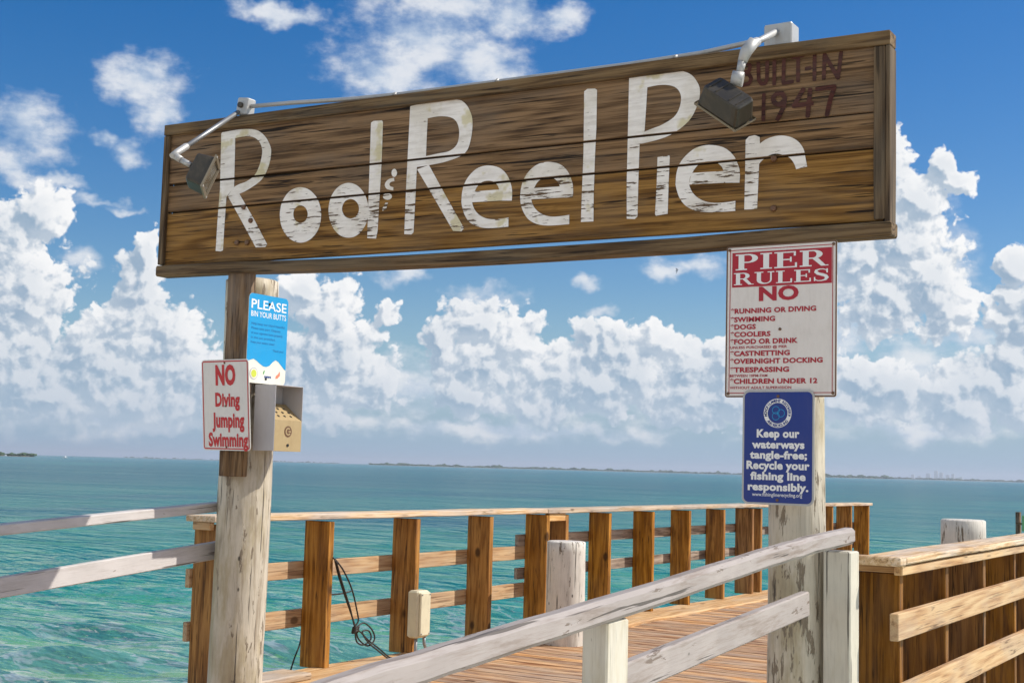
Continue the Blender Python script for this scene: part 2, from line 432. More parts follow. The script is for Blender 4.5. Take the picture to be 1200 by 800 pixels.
W_SIGN = wood('sign_board_brown', (0.017, 0.008, 0.003), (0.102, 0.053, 0.019), (0.28, 0.165, 0.075), grey=(0.22, 0.165, 0.115), weather=0.45, ringk=0.12, tint=0.1, bump=1.0, crackk=0.9, stretch=0.030, meds=46)
W_SIGN_LOW = wood('sign_board_amber', (0.027, 0.011, 0.002), (0.142, 0.066, 0.014), (0.33, 0.18, 0.055), grey=(0.26, 0.19, 0.12), weather=0.3, ringk=0.20, tint=0.1, bump=1.0, crackk=0.9, stretch=0.030, meds=42)
W_FRAME = wood('sign_frame', (0.024, 0.013, 0.005), (0.098, 0.057, 0.024), (0.20, 0.13, 0.062), grey=(0.15, 0.135, 0.10), weather=0.4, ringk=0.2, bump=0.8, stretch=0.04, meds=40)
W_PLANK = wood('dark_plank', (0.05, 0.028, 0.014), (0.13, 0.075, 0.036), (0.22, 0.14, 0.075), weather=0.4, ringk=0.3)
P_RAIL = painted('white_rail_paint', (0.39, 0.345, 0.32), wear=0.60, spots=1.0, under=(0.20, 0.155, 0.125), streak=0.9)
P_RAIL_CLEAN = painted('white_rail_paint_sound', (0.62, 0.585, 0.56), wear=0.42, spots=0.5, streak=0.35)
P_POST = painted('cream_post_paint', (0.62, 0.58, 0.48), wear=0.3, spots=0.5, stain=(0.42, 0.34, 0.18), streak=0.25)
P_PILE = painted('pile_paint', (0.62, 0.555, 0.44), under=(0.25, 0.20, 0.14), wear=0.72, spots=1.6, stain=(0.30, 0.23, 0.10), bump=1.0, streak=0.8)
P_STUB = painted('stub_paint', (0.72, 0.67, 0.59), under=(0.22, 0.17, 0.12), wear=0.6, spots=1.3, bump=0.8, streak=0.4)
M_WHITE = enamel('sign_white', (0.72, 0.70, 0.66), dirt=0.25)
M_WHITE_RULES = enamel('rules_white', (0.74, 0.69, 0.64), dirt=0.3, rust=0.06)
M_RED = enamel('sign_red', (0.52, 0.012, 0.018), dirt=0.12)
M_MAROON = enamel('sign_maroon', (0.40, 0.008, 0.022), dirt=0.12)
M_BLUE = enamel('sign_blue', (0.008, 0.030, 0.215), dirt=0.12, rough=0.35)
M_CYAN = enamel('sign_cyan', (0.005, 0.30, 0.62), dirt=0.1, rough=0.35)
M_CYAN_DK = enamel('sign_cyan_dark', (0.008, 0.10, 0.30), dirt=0.1)
M_CREAM = enamel('sign_cream', (0.74, 0.72, 0.62), dirt=0.3)
M_TEXT = enamel('sign_text_white', (0.80, 0.80, 0.78), dirt=0.1)
M_RUST = enamel('rust', (0.14, 0.065, 0.028), dirt=0.6)
M_ALU = enamel('grey_metal', (0.30, 0.31, 0.32), dirt=0.35, metallic=0.6, rough=0.45)
M_GALV = enamel('galvanised', (0.46, 0.46, 0.45), dirt=0.5, metallic=0.3, rough=0.5)
M_LAMP = enamel('lamp_bronze', (0.034, 0.029, 0.020), dirt=0.35, rough=0.4)
M_LAMPEDGE = enamel('lamp_rim', (0.24, 0.20, 0.14), dirt=0.4, rough=0.35, metallic=0.3)
M_BRASS = enamel('tarnished_brass', (0.50, 0.37, 0.19), dirt=0.5, rough=0.45, metallic=0.3, dirtcol=(0.2, 0.11, 0.04))
M_BOXGREY = enamel('box_grey', (0.46, 0.45, 0.46), dirt=0.3, rough=0.45)
M_BLACK = enamel('black', (0.012, 0.011, 0.010), dirt=0.1)
M_CABLE = enamel('cable_black', (0.018, 0.015, 0.013), dirt=0.3, rough=0.55)
M_PLASTIC = enamel('aged_plastic', (0.66, 0.60, 0.42), dirt=0.45, rough=0.5)
M_GREEN = enamel('marker_green', (0.16, 0.38, 0.16), dirt=0.3)
M_YELLOW = enamel('logo_yellow', (0.55, 0.60, 0.06), dirt=0.1)
M_ORANGE = enamel('logo_orange', (0.70, 0.22, 0.12), dirt=0.1)
M_NAVY = enamel('logo_navy', (0.02, 0.06, 0.25), dirt=0.1)
M_LEAF = enamel('logo_leaf', (0.10, 0.35, 0.10), dirt=0.1)
M_BOAT = enamel('boat_white', (0.80, 0.80, 0.80), dirt=0.05)

def letter_paint():
    mt, t, b, o = new_mat('worn_white_lettering')
    g = gc_of(t)
    gx, gy, gz = t.sep(g)
    q = t.comb(t.math('MULTIPLY', gx, 0.10), gy, gz)
    fine = t.noise(q, 85, 4, 0.62)
    patch = t.noise(g, 5.5, 4, 0.6)
    # the lower boards have lost more paint than the upper one
    low = t.step(gz, 3.16, 2.80)
    lim = t.math('ADD', t.math('MULTIPLY_ADD', low, -0.135, 0.70), t.math('MULTIPLY', t.math('SUBTRACT', 0.5, patch), 0.35))
    gone = t.step(fine, lim, t.math('ADD', lim, 0.035))
    white = t.mix(t.step(patch, 0.4, 0.68), (0.90, 0.86, 0.80), (0.76, 0.71, 0.62))
    yel = t.math('MULTIPLY', t.step(t.noise(g, 6.0, 3, 0.6), 0.58, 0.68), 0.6)
    white = t.mix(yel, white, (0.55, 0.47, 0.16))
    thin = t.math('MULTIPLY', t.step(t.noise(q, 40, 5, 0.65), 0.42, 0.75), 0.40)
    white = t.mix(thin, white, (0.36, 0.30, 0.23))
    col = t.mix(gone, white, t.mix(fine, (0.045, 0.026, 0.012), (0.15, 0.09, 0.042)))
    t.l.new(col, b.inputs['Base Color']); b.inputs['Roughness'].default_value = 0.7
    t.l.new(t.bump(t.math('SUBTRACT', 1.0, gone), 0.5, 0.003), b.inputs['Normal'])
    return mt
M_LETTER = letter_paint()
M_CARVE = wood('carved_red_brown', (0.018, 0.005, 0.003), (0.050, 0.012, 0.008), (0.085, 0.022, 0.014), weather=0.1, ringk=0.2, tint=0.0, knotk=0.0)
def smooth(pts, n=6):
    P = [Vector(p) for p in pts]; out = []
    for i in range(len(P) - 1):
        p0, p1, p2, p3 = P[max(i - 1, 0)], P[i], P[i + 1], P[min(i + 2, len(P) - 1)]
        for k in range(n):
            u = k / n
            out.append(0.5 * ((2 * p1) + (p2 - p0) * u + (2 * p0 - 5 * p1 + 4 * p2 - p3) * u * u + (3 * p1 - p0 - 3 * p2 + p3) * u ** 3))
    out.append(P[-1]); return out
# ------------------------------------------------------------------ water
WZ = -1.25
def make_water():
    nr, na = 620, 640
    r0, r1 = 1.2, 26000.0
    rr = r0 * (r1 / r0) ** (np.linspace(0, 1, nr))
    # close rings around the pier, coarser towards the horizon; a full circle with its dense side seaward
    a_dense = np.linspace(-75, 15, 480)
    a_rest = np.linspace(15, 285, na - 480 + 1)[1:-1]
    aa = np.radians(np.concatenate([a_dense, a_rest]))
    na = len(aa)
    A, Q = np.meshgrid(aa, rr)
    X = np.sin(A) * Q; Y = np.cos(A) * Q
    rng = np.random.default_rng(5)
    Z = np.zeros_like(X)
    DX = np.zeros_like(X); DY = np.zeros_like(X)
    cell = np.maximum(Q * np.radians(90 / 480), Q * (math.log(r1 / r0) / nr))
    main = math.radians(152)     # the swell runs in towards the beach
    for i in range(80):
        lam = 0.34 * (7.0 / 0.34) ** rng.random()
        amp = 0.0112 * (lam if lam < 1.9 else 1.9 * (1.9 / lam) ** 0.4) * rng.uniform(0.5, 1.3)
        th = main + rng.normal(0, 0.42)
        k = 2 * math.pi / lam
        ph = rng.uniform(0, 6.28)
        fadef = np.clip((lam / cell - 3.0) / 4.0, 0, 1)
        arg = k * (X * math.sin(th) + Y * math.cos(th)) + ph
        Z += amp * fadef * np.cos(arg)
        DX -= 0.75 * amp * fadef * math.sin(th) * np.sin(arg)
        DY -= 0.75 * amp * fadef * math.cos(th) * np.sin(arg)
    co = np.stack([X + DX, Y + DY, Z + WZ], -1).reshape(-1, 3)
    i = np.arange(nr - 1)[:, None]; j = np.arange(na)[None, :]
    a = i * na + j; b = i * na + (j + 1) % na; c = (i + 1) * na + (j + 1) % na; d = (i + 1) * na + j
    quads = np.stack([a, d, c, b], -1).reshape(-1, 4)
    cen = len(co)
    co = np.vstack([co, [[0, 0, WZ]]])
    me = bpy.data.meshes.new('water')
    tri = np.stack([np.full(na, cen), np.arange(na), (np.arange(na) + 1) % na], -1)
    nl = quads.size + tri.size
    me.vertices.add(len(co)); me.vertices.foreach_set('co', co.ravel())
    me.loops.add(nl); me.loops.foreach_set('vertex_index', np.concatenate([quads.ravel(), tri.ravel()]).astype(np.int32))
    nf = len(quads) + len(tri)
    me.polygons.add(nf)
    me.polygons.foreach_set('loop_start', np.concatenate([np.arange(len(quads)) * 4, quads.size + np.arange(len(tri)) * 3]).astype(np.int32))
    me.update(calc_edges=True)
    me.polygons.foreach_set('use_smooth', np.ones(nf, bool))
    me.validate()
    o = bpy.data.objects.new('water', me); COL.objects.link(o); o['kind'] = 'structure'
    mt, t, b, out = new_mat('sea_water')
    g = t.new('ShaderNodeNewGeometry').outputs['Position']
    dist = t.vmath('LENGTH', g)
    # shoal water over pale sand by the beach, deeper and bluer away from it, with weed patches
    lg = t.math('LOGARITHM', dist, 10.0)
    base = t.ramp(t.math('MULTIPLY', lg, 0.25), [(0.24, (0.30, 0.42, 0.24)), (0.30, (0.20, 0.41, 0.22)), (0.36, (0.036, 0.33, 0.17)), (0.45, (0.004, 0.205, 0.130)), (0.60, (0.002, 0.130, 0.122)), (0.80, (0.022, 0.20, 0.24))])
    pat = t.noise(t.vmath('MULTIPLY', g, (0.06, 0.03, 0)), 1.0, 4, 0.55)
    pat2 = t.noise(t.vmath('MULTIPLY', g, (0.006, 0.003, 0)), 1.0, 4, 0.6)
    pm = t.math('MULTIPLY_ADD', pat, 0.5, t.math('MULTIPLY', pat2, 0.5))
    base = t.mix(t.math('MULTIPLY', t.math('MULTIPLY', t.step(pm, 0.49, 0.60), 0.85), t.step(dist, 20.0, 55.0)), base, (0.002, 0.110, 0.112))
    base = t.mix(t.math('MULTIPLY', t.step(pm, 0.50, 0.36), 0.40), base, (0.06, 0.40, 0.27))
    # foam lace towards the beach, also painting in the pale reflected streaks
    gw = t.vmath('MULTIPLY_ADD', t.noise(t.vmath('MULTIPLY', g, (0.5, 0.9, 0)), 1.3, 3, 0.6, col=True), (1.5, 0.9, 0), t.vmath('MULTIPLY', g, (0.55, 1.25, 0)))
    ridge = t.math('ABSOLUTE', t.math('SUBTRACT', t.noise(gw, 1.3, 3, 0.6), 0.5))
    ridge = t.math('SUBTRACT', 1.0, t.step(ridge, 0.004, 0.05))
    zone = t.math('MULTIPLY', t.math('SUBTRACT', 1.0, t.step(dist, 17.0, 40.0)), t.step(t.noise(t.vmath('MULTIPLY', g, (0.3, 0.6, 0)), 1.0, 3), 0.32, 0.52))
    base = t.mix(t.math('MULTIPLY', t.math('MULTIPLY', ridge, zone), 0.70), base, (0.62, 0.66, 0.62))
    def crests(ang, sx, sy, sc, det, ro):
        mp = t.new('ShaderNodeMapping'); mp.vector_type = 'POINT'; t.l.new(g, mp.inputs[0])
        mp.inputs['Rotation'].default_value = (0, 0, R(ang)); mp.inputs['Scale'].default_value = (sx, sy, 1)
        return t.noise(mp.outputs[0], sc, det, ro, 0.0)
    n3 = crests(-28, 0.5, 1.0, 0.022, 9, 0.58)
    n2 = t.math('ADD', crests(-46, 0.40, 1.3, 0.55, 3, 0.5), crests(-10, 0.45, 1.3, 0.75, 3, 0.5))
    n1 = t.math('ADD', crests(-58, 0.65, 1.4, 2.6, 3, 0.55), crests(-12, 0.65, 1.4, 3.4, 3, 0.55))
    nb = t.bump(n3, 1.0, 4.5)
    nb = t.bump(n2, 1.0, 0.32, nb)
    nb = t.bump(n1, 0.9, 0.07, nb)
    # a choppy sea hides most of its grazing facets, so its mirror share levels off
    fr = t.new('ShaderNodeFresnel'); fr.inputs['IOR'].default_value = 1.33; t.l.new(nb, fr.inputs['Normal'])
    fac = t.math('MINIMUM', t.math('MULTIPLY', fr.outputs[0], 0.80), 0.56)
    df = t.new('ShaderNodeBsdfDiffuse'); t.l.new(base, df.inputs['Color']); t.l.new(nb, df.inputs['Normal'])
    gl = t.new('ShaderNodeBsdfGlossy'); gl.inputs['Roughness'].default_value = 0.09; t.l.new(nb, gl.inputs['Normal'])
    mx = t.new('ShaderNodeMixShader'); t.l.new(fac, mx.inputs[0]); t.l.new(df.outputs[0], mx.inputs[1]); t.l.new(gl.outputs[0], mx.inputs[2])
    t.n.remove(b); t.l.new(mx.outputs[0], out.inputs[0])
    me.materials.append(mt)
    return o
make_water()

# ------------------------------------------------------------------ far shores (real distances)
def shore(name, a0, a1, d0, d1, depth, hgt, seed, trees, tall=1.0):
    rs = random.Random(seed)
    P = lambda a, d: Vector((math.sin(R(a)) * d, math.cos(R(a)) * d, 0))
    mt, t, b, o = new_mat(name + '_ground'); t.put(b.inputs['Base Color'], (0.20, 0.17, 0.11)); b.inputs['Roughness'].default_value = 0.9
    mb = MB(); n = 60
    rows = []
    for i in range(n + 1):
        f = i / n; a = a0 + (a1 - a0) * f; d = d0 + (d1 - d0) * f
        e = min(1, 8 * f, 8 * (1 - f)) + 0.05
        rows.append([mb.v(P(a, d + o_) + Vector((0, 0, WZ + z * e))) for o_, z in ((-6, -0.4), (4, hgt), (depth * .7, hgt * 1.2), (depth, -0.4))])
    for r0, r1 in zip(rows, rows[1:]):
        for k in range(3): mb.f([r0[k], r0[k + 1], r1[k + 1], r1[k]])
    s = mb.build(name, mt); s['kind'] = 'structure'
    mb = MB()
    mt2, t, b, o = new_mat(name + '_leaves')
    g = t.new('ShaderNodeNewGeometry').outputs['Position']
    t.l.new(t.mix(t.noise(g, 0.15, 4, 0.6), (0.018, 0.045, 0.016), (0.07, 0.12, 0.045)), b.inputs['Base Color']); b.inputs['Roughness'].default_value = 0.9
    for i in range(trees):
        f = rs.uniform(0.01, 0.99); a = a0 + (a1 - a0) * f; d = d0 + (d1 - d0) * f + rs.uniform(4, depth * .6)
        clump = 0.55 + 0.45 * math.sin(f * 37 + seed) * math.sin(f * 91 + 2 * seed)
        h = rs.uniform(4, 8.5) * (0.45 + 0.55 * clump) * tall * d / 5000.0
        if rs.random() < 0.05: h *= 1.6
        w = h * rs.uniform(0.8, 1.7)
        c = P(a, d) + Vector((0, 0, WZ + hgt + h * 0.42))
        mtx = Matrix.Translation(c) @ Matrix.Rotation(rs.uniform(0, 6), 4, 'Z') @ Matrix.Diagonal((w, w, h * .55, 1))
        r = bmesh.ops.create_icosphere(mb.bm, subdivisions=1, radius=1.0, matrix=mtx)
        for v in r['verts']: v.co += Vector((rs.uniform(-1, 1) * w * .22, rs.uniform(-1, 1) * w * .22, rs.uniform(-1, 1) * h * .16))
    o = mb.build('far_treeline', mt2); o['kind'] = 'stuff'
shore('island', -37.6, -21.5, 4300, 6200, 160, 1.0, 1, 900)
shore('island', -19.4, -15.7, 4700, 5200, 160, 1.2, 2, 300, 1.15)
shore('island', -15.9, -8.0, 7200, 7000, 160, 1.2, 3, 320, 0.9)
shore('island', -54.5, -50.9, 1900, 1700, 60, 1.0, 4, 240, 1.35)
shore('island', -47.5, -38.5, 9000, 8600, 200, 1.0, 6, 200, 0.5)

mt_t, t, b, o = new_mat('tower_concrete'); t.put(b.inputs['Base Color'], (0.42, 0.42, 0.42)); b.inputs['Roughness'].default_value = 0.8
rs = random.Random(11)
for i, a in enumerate((-14.95, -14.7, -14.35, -14.05, -13.85, -13.6, -13.4, -13.1)):
    h = (44, 30, 60, 88, 74, 50, 62, 32)[i]; w = rs.uniform(24, 40)
    p = Vector((math.sin(R(a)) * 14500, math.cos(R(a)) * 14500, WZ))
    mb = MB(); mb.box((p.x - w / 2, p.y - w / 2, p.z), (p.x + w / 2, p.y + w / 2, p.z + h), ch=0.3)
    mb.box((p.x - w / 4, p.y - w / 4, p.z + h), (p.x + w / 4, p.y + w / 4, p.z + h + 4), ch=0.2)
    tag(mb.build('far_tower', mt_t), 'pale tower of the hazy city skyline on the far shore', 'building', 'city towers on the far shore')

def boat(a, d, L, label):
    p = Vector((math.sin(R(a)) * d, math.cos(R(a)) * d, WZ))
    r = thing('motor_boat', label, 'boat', p)
    mb = MB()
    prof = [(-.5, .16), (-.3, .17), (0, .17), (.25, .13), (.42, .06), (.5, .005)]
    rows = [[mb.v(p + Vector((x * L, s * y * L, z * L))) for s, z in ((-1, .13), (-.7, -.02), (.7, -.02), (1, .13))] for x, y in prof]
    for r0, r1 in zip(rows, rows[1:]):
        for k in range(3): mb.f([r0[k], r0[k + 1], r1[k + 1], r1[k]])
        mb.f([r0[3], r0[0], r1[0], r1[3]])
    mb.f(rows[0]); mb.build('hull', M_BOAT, r)
    mb = MB(); mb.box(p + Vector((-.2 * L, -.09 * L, .13 * L)), p + Vector((.12 * L, .09 * L, .27 * L)), ch=.02 * L); mb.build('cabin', M_BOAT, r)
boat(-49.75, 1500, 7.5, 'small white motor boat far out near the left horizon')
boat(-52.0, 1650, 6.0, 'white boat moored by the low wooded point at far left')

# ------------------------------------------------------------------ pier deck, kerb, ramp, beach
XL, XR, Y0, Y1 = -6.35, -1.86, 6.1, 21.6
def deck(name, y0, y1, z0, z1, xa, xb):
    mb = MB(); y = y0
    while y < y1:
        w = 0.138; f = (y + w / 2 - y0) / (y1 - y0); z = z0 + (z1 - z0) * f
        mb.board([(xa + random.uniform(-.012, .012), y + w / 2, z - 0.019 + random.uniform(-.0025, .0025)), (xb + random.uniform(-.012, .012), y + w / 2, z - 0.019 + random.uniform(-.0025, .0025))], w, 0.038, (0, 1, 0), n=8, jit=0.002)
        y += w + random.uniform(0.010, 0.017)
    o = mb.build(name, W_DECK); o['kind'] = 'structure'; return o
deck('pier_deck', Y0, 44.0, -0.06, -0.06, -6.02, -1.62)
deck('entrance_ramp', 0.6, 6.08, -0.50, -0.065, -5.72, -2.07)
mb = MB()
# kerb timber along the left edge, a slightly wavy weathered edge
k = [(XL + 0.13 - 0.02 * math.sin(y * 1.1) + (0.03 if 11.5 < y < 12.2 else 0), y, -0.09) for y in np.arange(6.15, 21.7, 0.35)]
mb.board(k, 0.46, 0.11, (1, 0, 0), ch=0.012, jit=0.006)
kb = mb.build('kerb_timber', W_RAIL); tag(kb, 'long pale kerb timber along the sea side edge of the deck under the railing', 'timber')
mb = MB()
for x in (-6.35, -4.9, -3.3, -1.72): mb.board([(x, 6.2, -0.25), (x, 44, -0.25)], 0.05, 0.26, (1, 0, 0), n=30)
st = mb.build('deck_stringer', W_GREY); st['kind'] = 'structure'
for y in (7.5, 11, 14.5, 18, 21.4):
    for x in (-6.1, -2.0):
        mb = MB(); mb.tube([(x, y, -4), (x, y, -2), (x, y, -0.4)], 0.14, 20)
        tag(mb.build('deck_pile', P_PILE), 'round timber pile under the pier deck, its foot in the sea', 'pile', 'piles under the deck')
mb = MB(); mb.board([(-6.235, 6.75, -0.012), (-6.235, 7.40, -0.012)], 0.27, 0.05, (1, 0, 0), ch=.01)
tag(mb.build('loose_plank', W_CAP), 'short pale plank end lying beside the foot of the left pile', 'plank')
# sand beach the ramp comes down to
mt_s, t, b, o = new_mat('sand'); g = t.new('ShaderNodeNewGeometry').outputs['Position']
t.l.new(t.mix(t.noise(g, 3.0, 6, 0.65), (0.58, 0.52, 0.42), (0.76, 0.71, 0.61)), b.inputs['Base Color']); b.inputs['Roughness'].default_value = 0.95
t.l.new(t.bump(t.noise(g, 8, 6, 0.65), 0.6, 0.04), b.inputs['Normal'])
mb = MB(); n = 40
rows = []
for i in range(n + 1):
    y = 5.2 - i * 1.0
    z = WZ - 0.25 + max(0, (5.2 - y)) * 0.16 if y > -0.5 else WZ + 0.66
    rows.append([mb.v((-60 + 120 * j / 60, y + 0.5 * math.sin(j * .7), min(z, -0.62) + 0.03 * math.sin(j * 1.7 + i))) for j in range(61)])
for r0, r1 in zip(rows, rows[1:]):
    for j in range(60): mb.f([r0[j], r0[j + 1], r1[j + 1], r1[j]], True)
bo = mb.build('beach_sand', mt_s); bo['kind'] = 'structure'

# ------------------------------------------------------------------ pier railings
PW, PT = 0.232, 0.062
def railing(name, label, loc, posts, cap, rails, ledger, xo, xi, capmat=W_CAP, railmat=W_RAIL, group='wooden railings along the pier deck', base=-0.04, ptop=1.028, postmat=None):
    r = thing(name, label, 'railing', loc, group)
    for y in posts:
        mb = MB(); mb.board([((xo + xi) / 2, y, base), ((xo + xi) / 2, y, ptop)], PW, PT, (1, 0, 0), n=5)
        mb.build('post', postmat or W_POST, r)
    for pts, w, t in cap:
        mb = MB(); mb.board(pts, w, t, (1, 0, 0), ch=0.006, n=None if len(pts) > 2 else 14, jit=0.002); mb.build('top_cap', capmat, r)
    for pts, w in rails:
        mb = MB(); mb.board(pts, w, 0.04, (0, 0, 1), n=14); mb.build('rail', railmat, r)
    for lo, hi in ledger:
        mb = MB(); mb.box(lo, hi); mb.build('ledger', W_RAIL, r)
    return r
xo, xi = XL - PW, XL
railing('pier_railing', 'near length of the sea side railing with bright orange rails, starting behind the left pile', (XL - .1, 8.8, 0),
        [6.72, 7.86, 8.96, 10.07, 11.06],
        [([(-6.465, 6.62, 1.068), (-6.465, 11.02, 1.066)], 0.27, 0.042)],
        [([(xo - 0.022, 6.665, 0.665), (xo - 0.022, 11.09, 0.67)], 0.125), ([(xo - 0.022, 6.665, 0.312), (xo - 0.022, 11.09, 0.322)], 0.128)],
        [((-6.56, 6.645, 0.992), (-6.40, 6.688, 1.045))], xo, xi)
railing('pier_railing', 'far length of the sea side railing with weathered grey rails and close set posts', (XL - .1, 16, 0),
        [11.43, 12.33, 13.35, 14.32, 15.33, 16.27, 16.56, 17.5, 18.45, 19.42, 20.32, 21.2],
        [([(-6.465, 11.03, 1.062), (-6.465, 16.4, 1.066)], 0.27, 0.042), ([(-6.465, 16.41, 1.064), (-6.465, 21.35, 1.04)], 0.27, 0.042)],
        [([(xo - 0.025, 10.92, 0.785), (xo - 0.025, 16.42, 0.775)], 0.105), ([(xo - 0.025, 10.92, 0.475), (xo - 0.025, 16.42, 0.478)], 0.105),
         ([(xo - 0.025, 16.52, 0.72), (xo - 0.025, 21.25, 0.70)], 0.105), ([(xo - 0.025, 16.52, 0.42), (xo - 0.025, 21.25, 0.40)], 0.105)],
        [((-6.40, 11.09, 0.968), (-6.352, 11.40, 1.038))], xo, xi, railmat=W_GREY)
xo, xi = -1.985, -1.755
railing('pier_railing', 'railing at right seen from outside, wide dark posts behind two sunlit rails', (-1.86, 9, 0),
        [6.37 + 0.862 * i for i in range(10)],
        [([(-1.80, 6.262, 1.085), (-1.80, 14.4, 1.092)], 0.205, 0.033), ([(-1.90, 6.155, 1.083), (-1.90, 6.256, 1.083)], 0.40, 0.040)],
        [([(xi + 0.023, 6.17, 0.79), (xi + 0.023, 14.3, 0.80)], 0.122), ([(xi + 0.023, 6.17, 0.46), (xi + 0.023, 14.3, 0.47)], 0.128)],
        [((-1.99, 6.30, 1.024), (-1.75, 6.33, 1.058)), ((xi + .002, 6.24, 1.018), (xi + 0.042, 14.3, 1.060))], xo, xi, base=-0.28, ptop=1.02, postmat=W_POST_SHADED)
# an end post of the landward side, just beyond the opening

# ------------------------------------------------------------------ entrance piles
def pile(name, label, cx, cy, r0, r1, z0, z1, mat, seed, cat='pile', seg=72, group=None, rings=90):
    r = thing(name, label, cat, (cx, cy, z0), group)
    rs = np.random.default_rng(seed)
    ph = rs.uniform(0, 6.28, 12); mb = MB(); rows = []
    grooves = [(rs.uniform(0, 6.28), rs.uniform(z0, z1), rs.uniform(.15, .6), rs.uniform(.004, .010)) for _ in range(26)]
    for i in range(rings + 1):
        z = z0 + (z1 - z0) * i / rings; f = i / rings; row = []
        for k in range(seg):
            a = 2 * math.pi * k / seg
            rad = (r0 + (r1 - r0) * f) * (1 + 0.018 * math.sin(2 * a + ph[0] + z * .6) + 0.012 * math.sin(3 * a + ph[1] - z) + 0.006 * math.sin(7 * a + ph[2] + z * 2.1)) + 0.0012 * math.sin(23 * a + 5 * math.sin(z * 3 + ph[4]))
            for (ga, gz, gl, gd) in grooves:
                da = (a - ga - 0.05 * math.sin(z * 9 + gz) + math.pi) % (2 * math.pi) - math.pi
                if abs(da) < .1 and abs(z - gz) < gl: rad -= gd * max(0, 1 - abs(da) / .05) * (1 - ((z - gz) / gl) ** 2)
            cxz = cx + 0.012 * math.sin(z * 1.3 + ph[3]); 
            x, y = math.cos(a) * rad, math.sin(a) * rad
            row.append(mb.v((cxz + x, cy + y, z), (z + seed * 3.7, x, y), 0.5))
        rows.append(row)
    for a_, b_ in zip(rows, rows[1:]):
        for k in range(seg): mb.f([a_[k], a_[(k + 1) % seg], b_[(k + 1) % seg], b_[k]], True)
    # top, slightly domed and worn
    rim = [mb.v(v.co * 1.0 + Vector((-(v.co.x - cx) * .08, -(v.co.y - cy) * .08, 0.008)), v[mb.gc]) for v in rows[-1]]
    for k in range(seg): mb.f([rows[-1][k], rows[-1][(k + 1) % seg], rim[(k + 1) % seg], rim[k]])
    mb.f(rim); mb.f(rows[0][::-1])
    mb.build('trunk', mat, r)
    return r
pl = pile('entrance_pile', 'stout whitewashed round pile holding the left end of the sign, dark plank on its face', -5.62, 6.10, 0.168, 0.158, -3.0, 2.545, P_PILE, 1, group='piles holding up the entrance sign')
mb = MB(); mb.board([(-5.535, 5.915, 1.365), (-5.535, 5.915, 2.57)], 0.185, 0.045, (1, 0, 0)); mb.build('plank', W_PLANK, pl)
pr_ = pile('entrance_pile', 'slimmer whitewashed round pile holding the right end of the sign, behind the rules signs', -2.155, 6.04, 0.138, 0.126, -3.0, 2.545, P_PILE, 2, group='piles holding up the entrance sign')
pile('mooring_pile', 'short white stub pile standing on the deck boards by the left railing', -5.80, 10.45, 0.166, 0.166, -2.5, 0.825, P_STUB, 3, rings=40, seg=56)
pile('mooring_pile', 'white pile top rising just behind the cap of the right railing', -2.30, 9.9, 0.150, 0.150, -2.5, 1.175, P_STUB, 4, rings=40, seg=56)

# ------------------------------------------------------------------ white hand rails of the ramp
r = thing('handrail', 'peeling white handrail in the right foreground sloping up past the right pile', 'handrail', (-1.9, 4.4, -0.3), 'white handrails beside the ramp')
mb = MB(); mb.board(smooth([(-1.918, 6.1, 1.197), (-1.918, 5.5, 1.166), (-1.918, 5.0, 1.134), (-1.918, 3.84, 1.050), (-1.918, 3.04, 0.996), (-1.918, 2.56, 0.960), (-1.918, 1.4, 0.87)], 4), 0.062, 0.074, (1, 0, 0), ch=0.014, jit=0.0025); mb.build('top_rail', P_RAIL, r)
mb = MB(); mb.board([(-2.03, 5.83, 0.900), (-2.03, 4.6, 0.818), (-2.03, 3.83, 0.765)], 0.042, 0.108, (1, 0, 0), ch=0.006, jit=0.002); mb.build('lower_rail', P_RAIL, r)
mb = MB(); mb.board([(-2.03, 3.66, 0.752), (-2.03, 1.4, 0.55)], 0.042, 0.108, (1, 0, 0), ch=0.006, jit=0.002); mb.build('lower_rail', P_RAIL, r)
mb = MB(); mb.board([(-1.948, 3.765, -0.62), (-1.948, 3.765, 1.004)], 0.088, 0.145, (1, 0, 0), ch=0.006); mb.build('post', P_POST, r)
mb = MB(); mb.board([(-1.928, 6.02, -0.5), (-1.928, 6.02, 1.128)], 0.125, 0.13, (1, 0, 0), ch=0.006); mb.build('post', P_POST, r)
mb = MB(); mb.board([(-1.948, 1.6, -0.9), (-1.948, 1.6, 0.80)], 0.088, 0.145, (1, 0, 0), ch=0.006); mb.build('post', P_POST, r)
r = thing('handrail', 'sound white double handrail over the water at left, running up to the left pile', 'handrail', (-5.8, 4.6, -0.3), 'white handrails beside the ramp')
zt = lambda y: 1.078 + (y - 4.53) * 0.064
zb = lambda y: 0.785 + (y - 4.55) * 0.085
mb = MB(); mb.board([(-5.815, 6.12, zt(6.12)), (-5.815, 5.6, zt(5.6)), (-5.815, 4.6, zt(4.6)), (-5.815, 2.6, zt(2.6))], 0.085, 0.055, (1, 0, 0), ch=0.005, jit=0.001); mb.build('top_rail', P_RAIL_CLEAN, r)
mb = MB(); mb.board([(-5.815, 6.12, zb(6.12)), (-5.815, 5.6, zb(5.6)), (-5.815, 4.6, zb(4.6)), (-5.815, 2.6, zb(2.6))], 0.042, 0.105, (1, 0, 0), ch=0.005, jit=0.001); mb.build('lower_rail', P_RAIL_CLEAN, r)
mb = MB(); mb.board([(-5.88, 3.6, -1.6), (-5.88, 3.6, zt(3.6) - .03)], 0.088, 0.09, (1, 0, 0)); mb.build('post', P_POST, r)

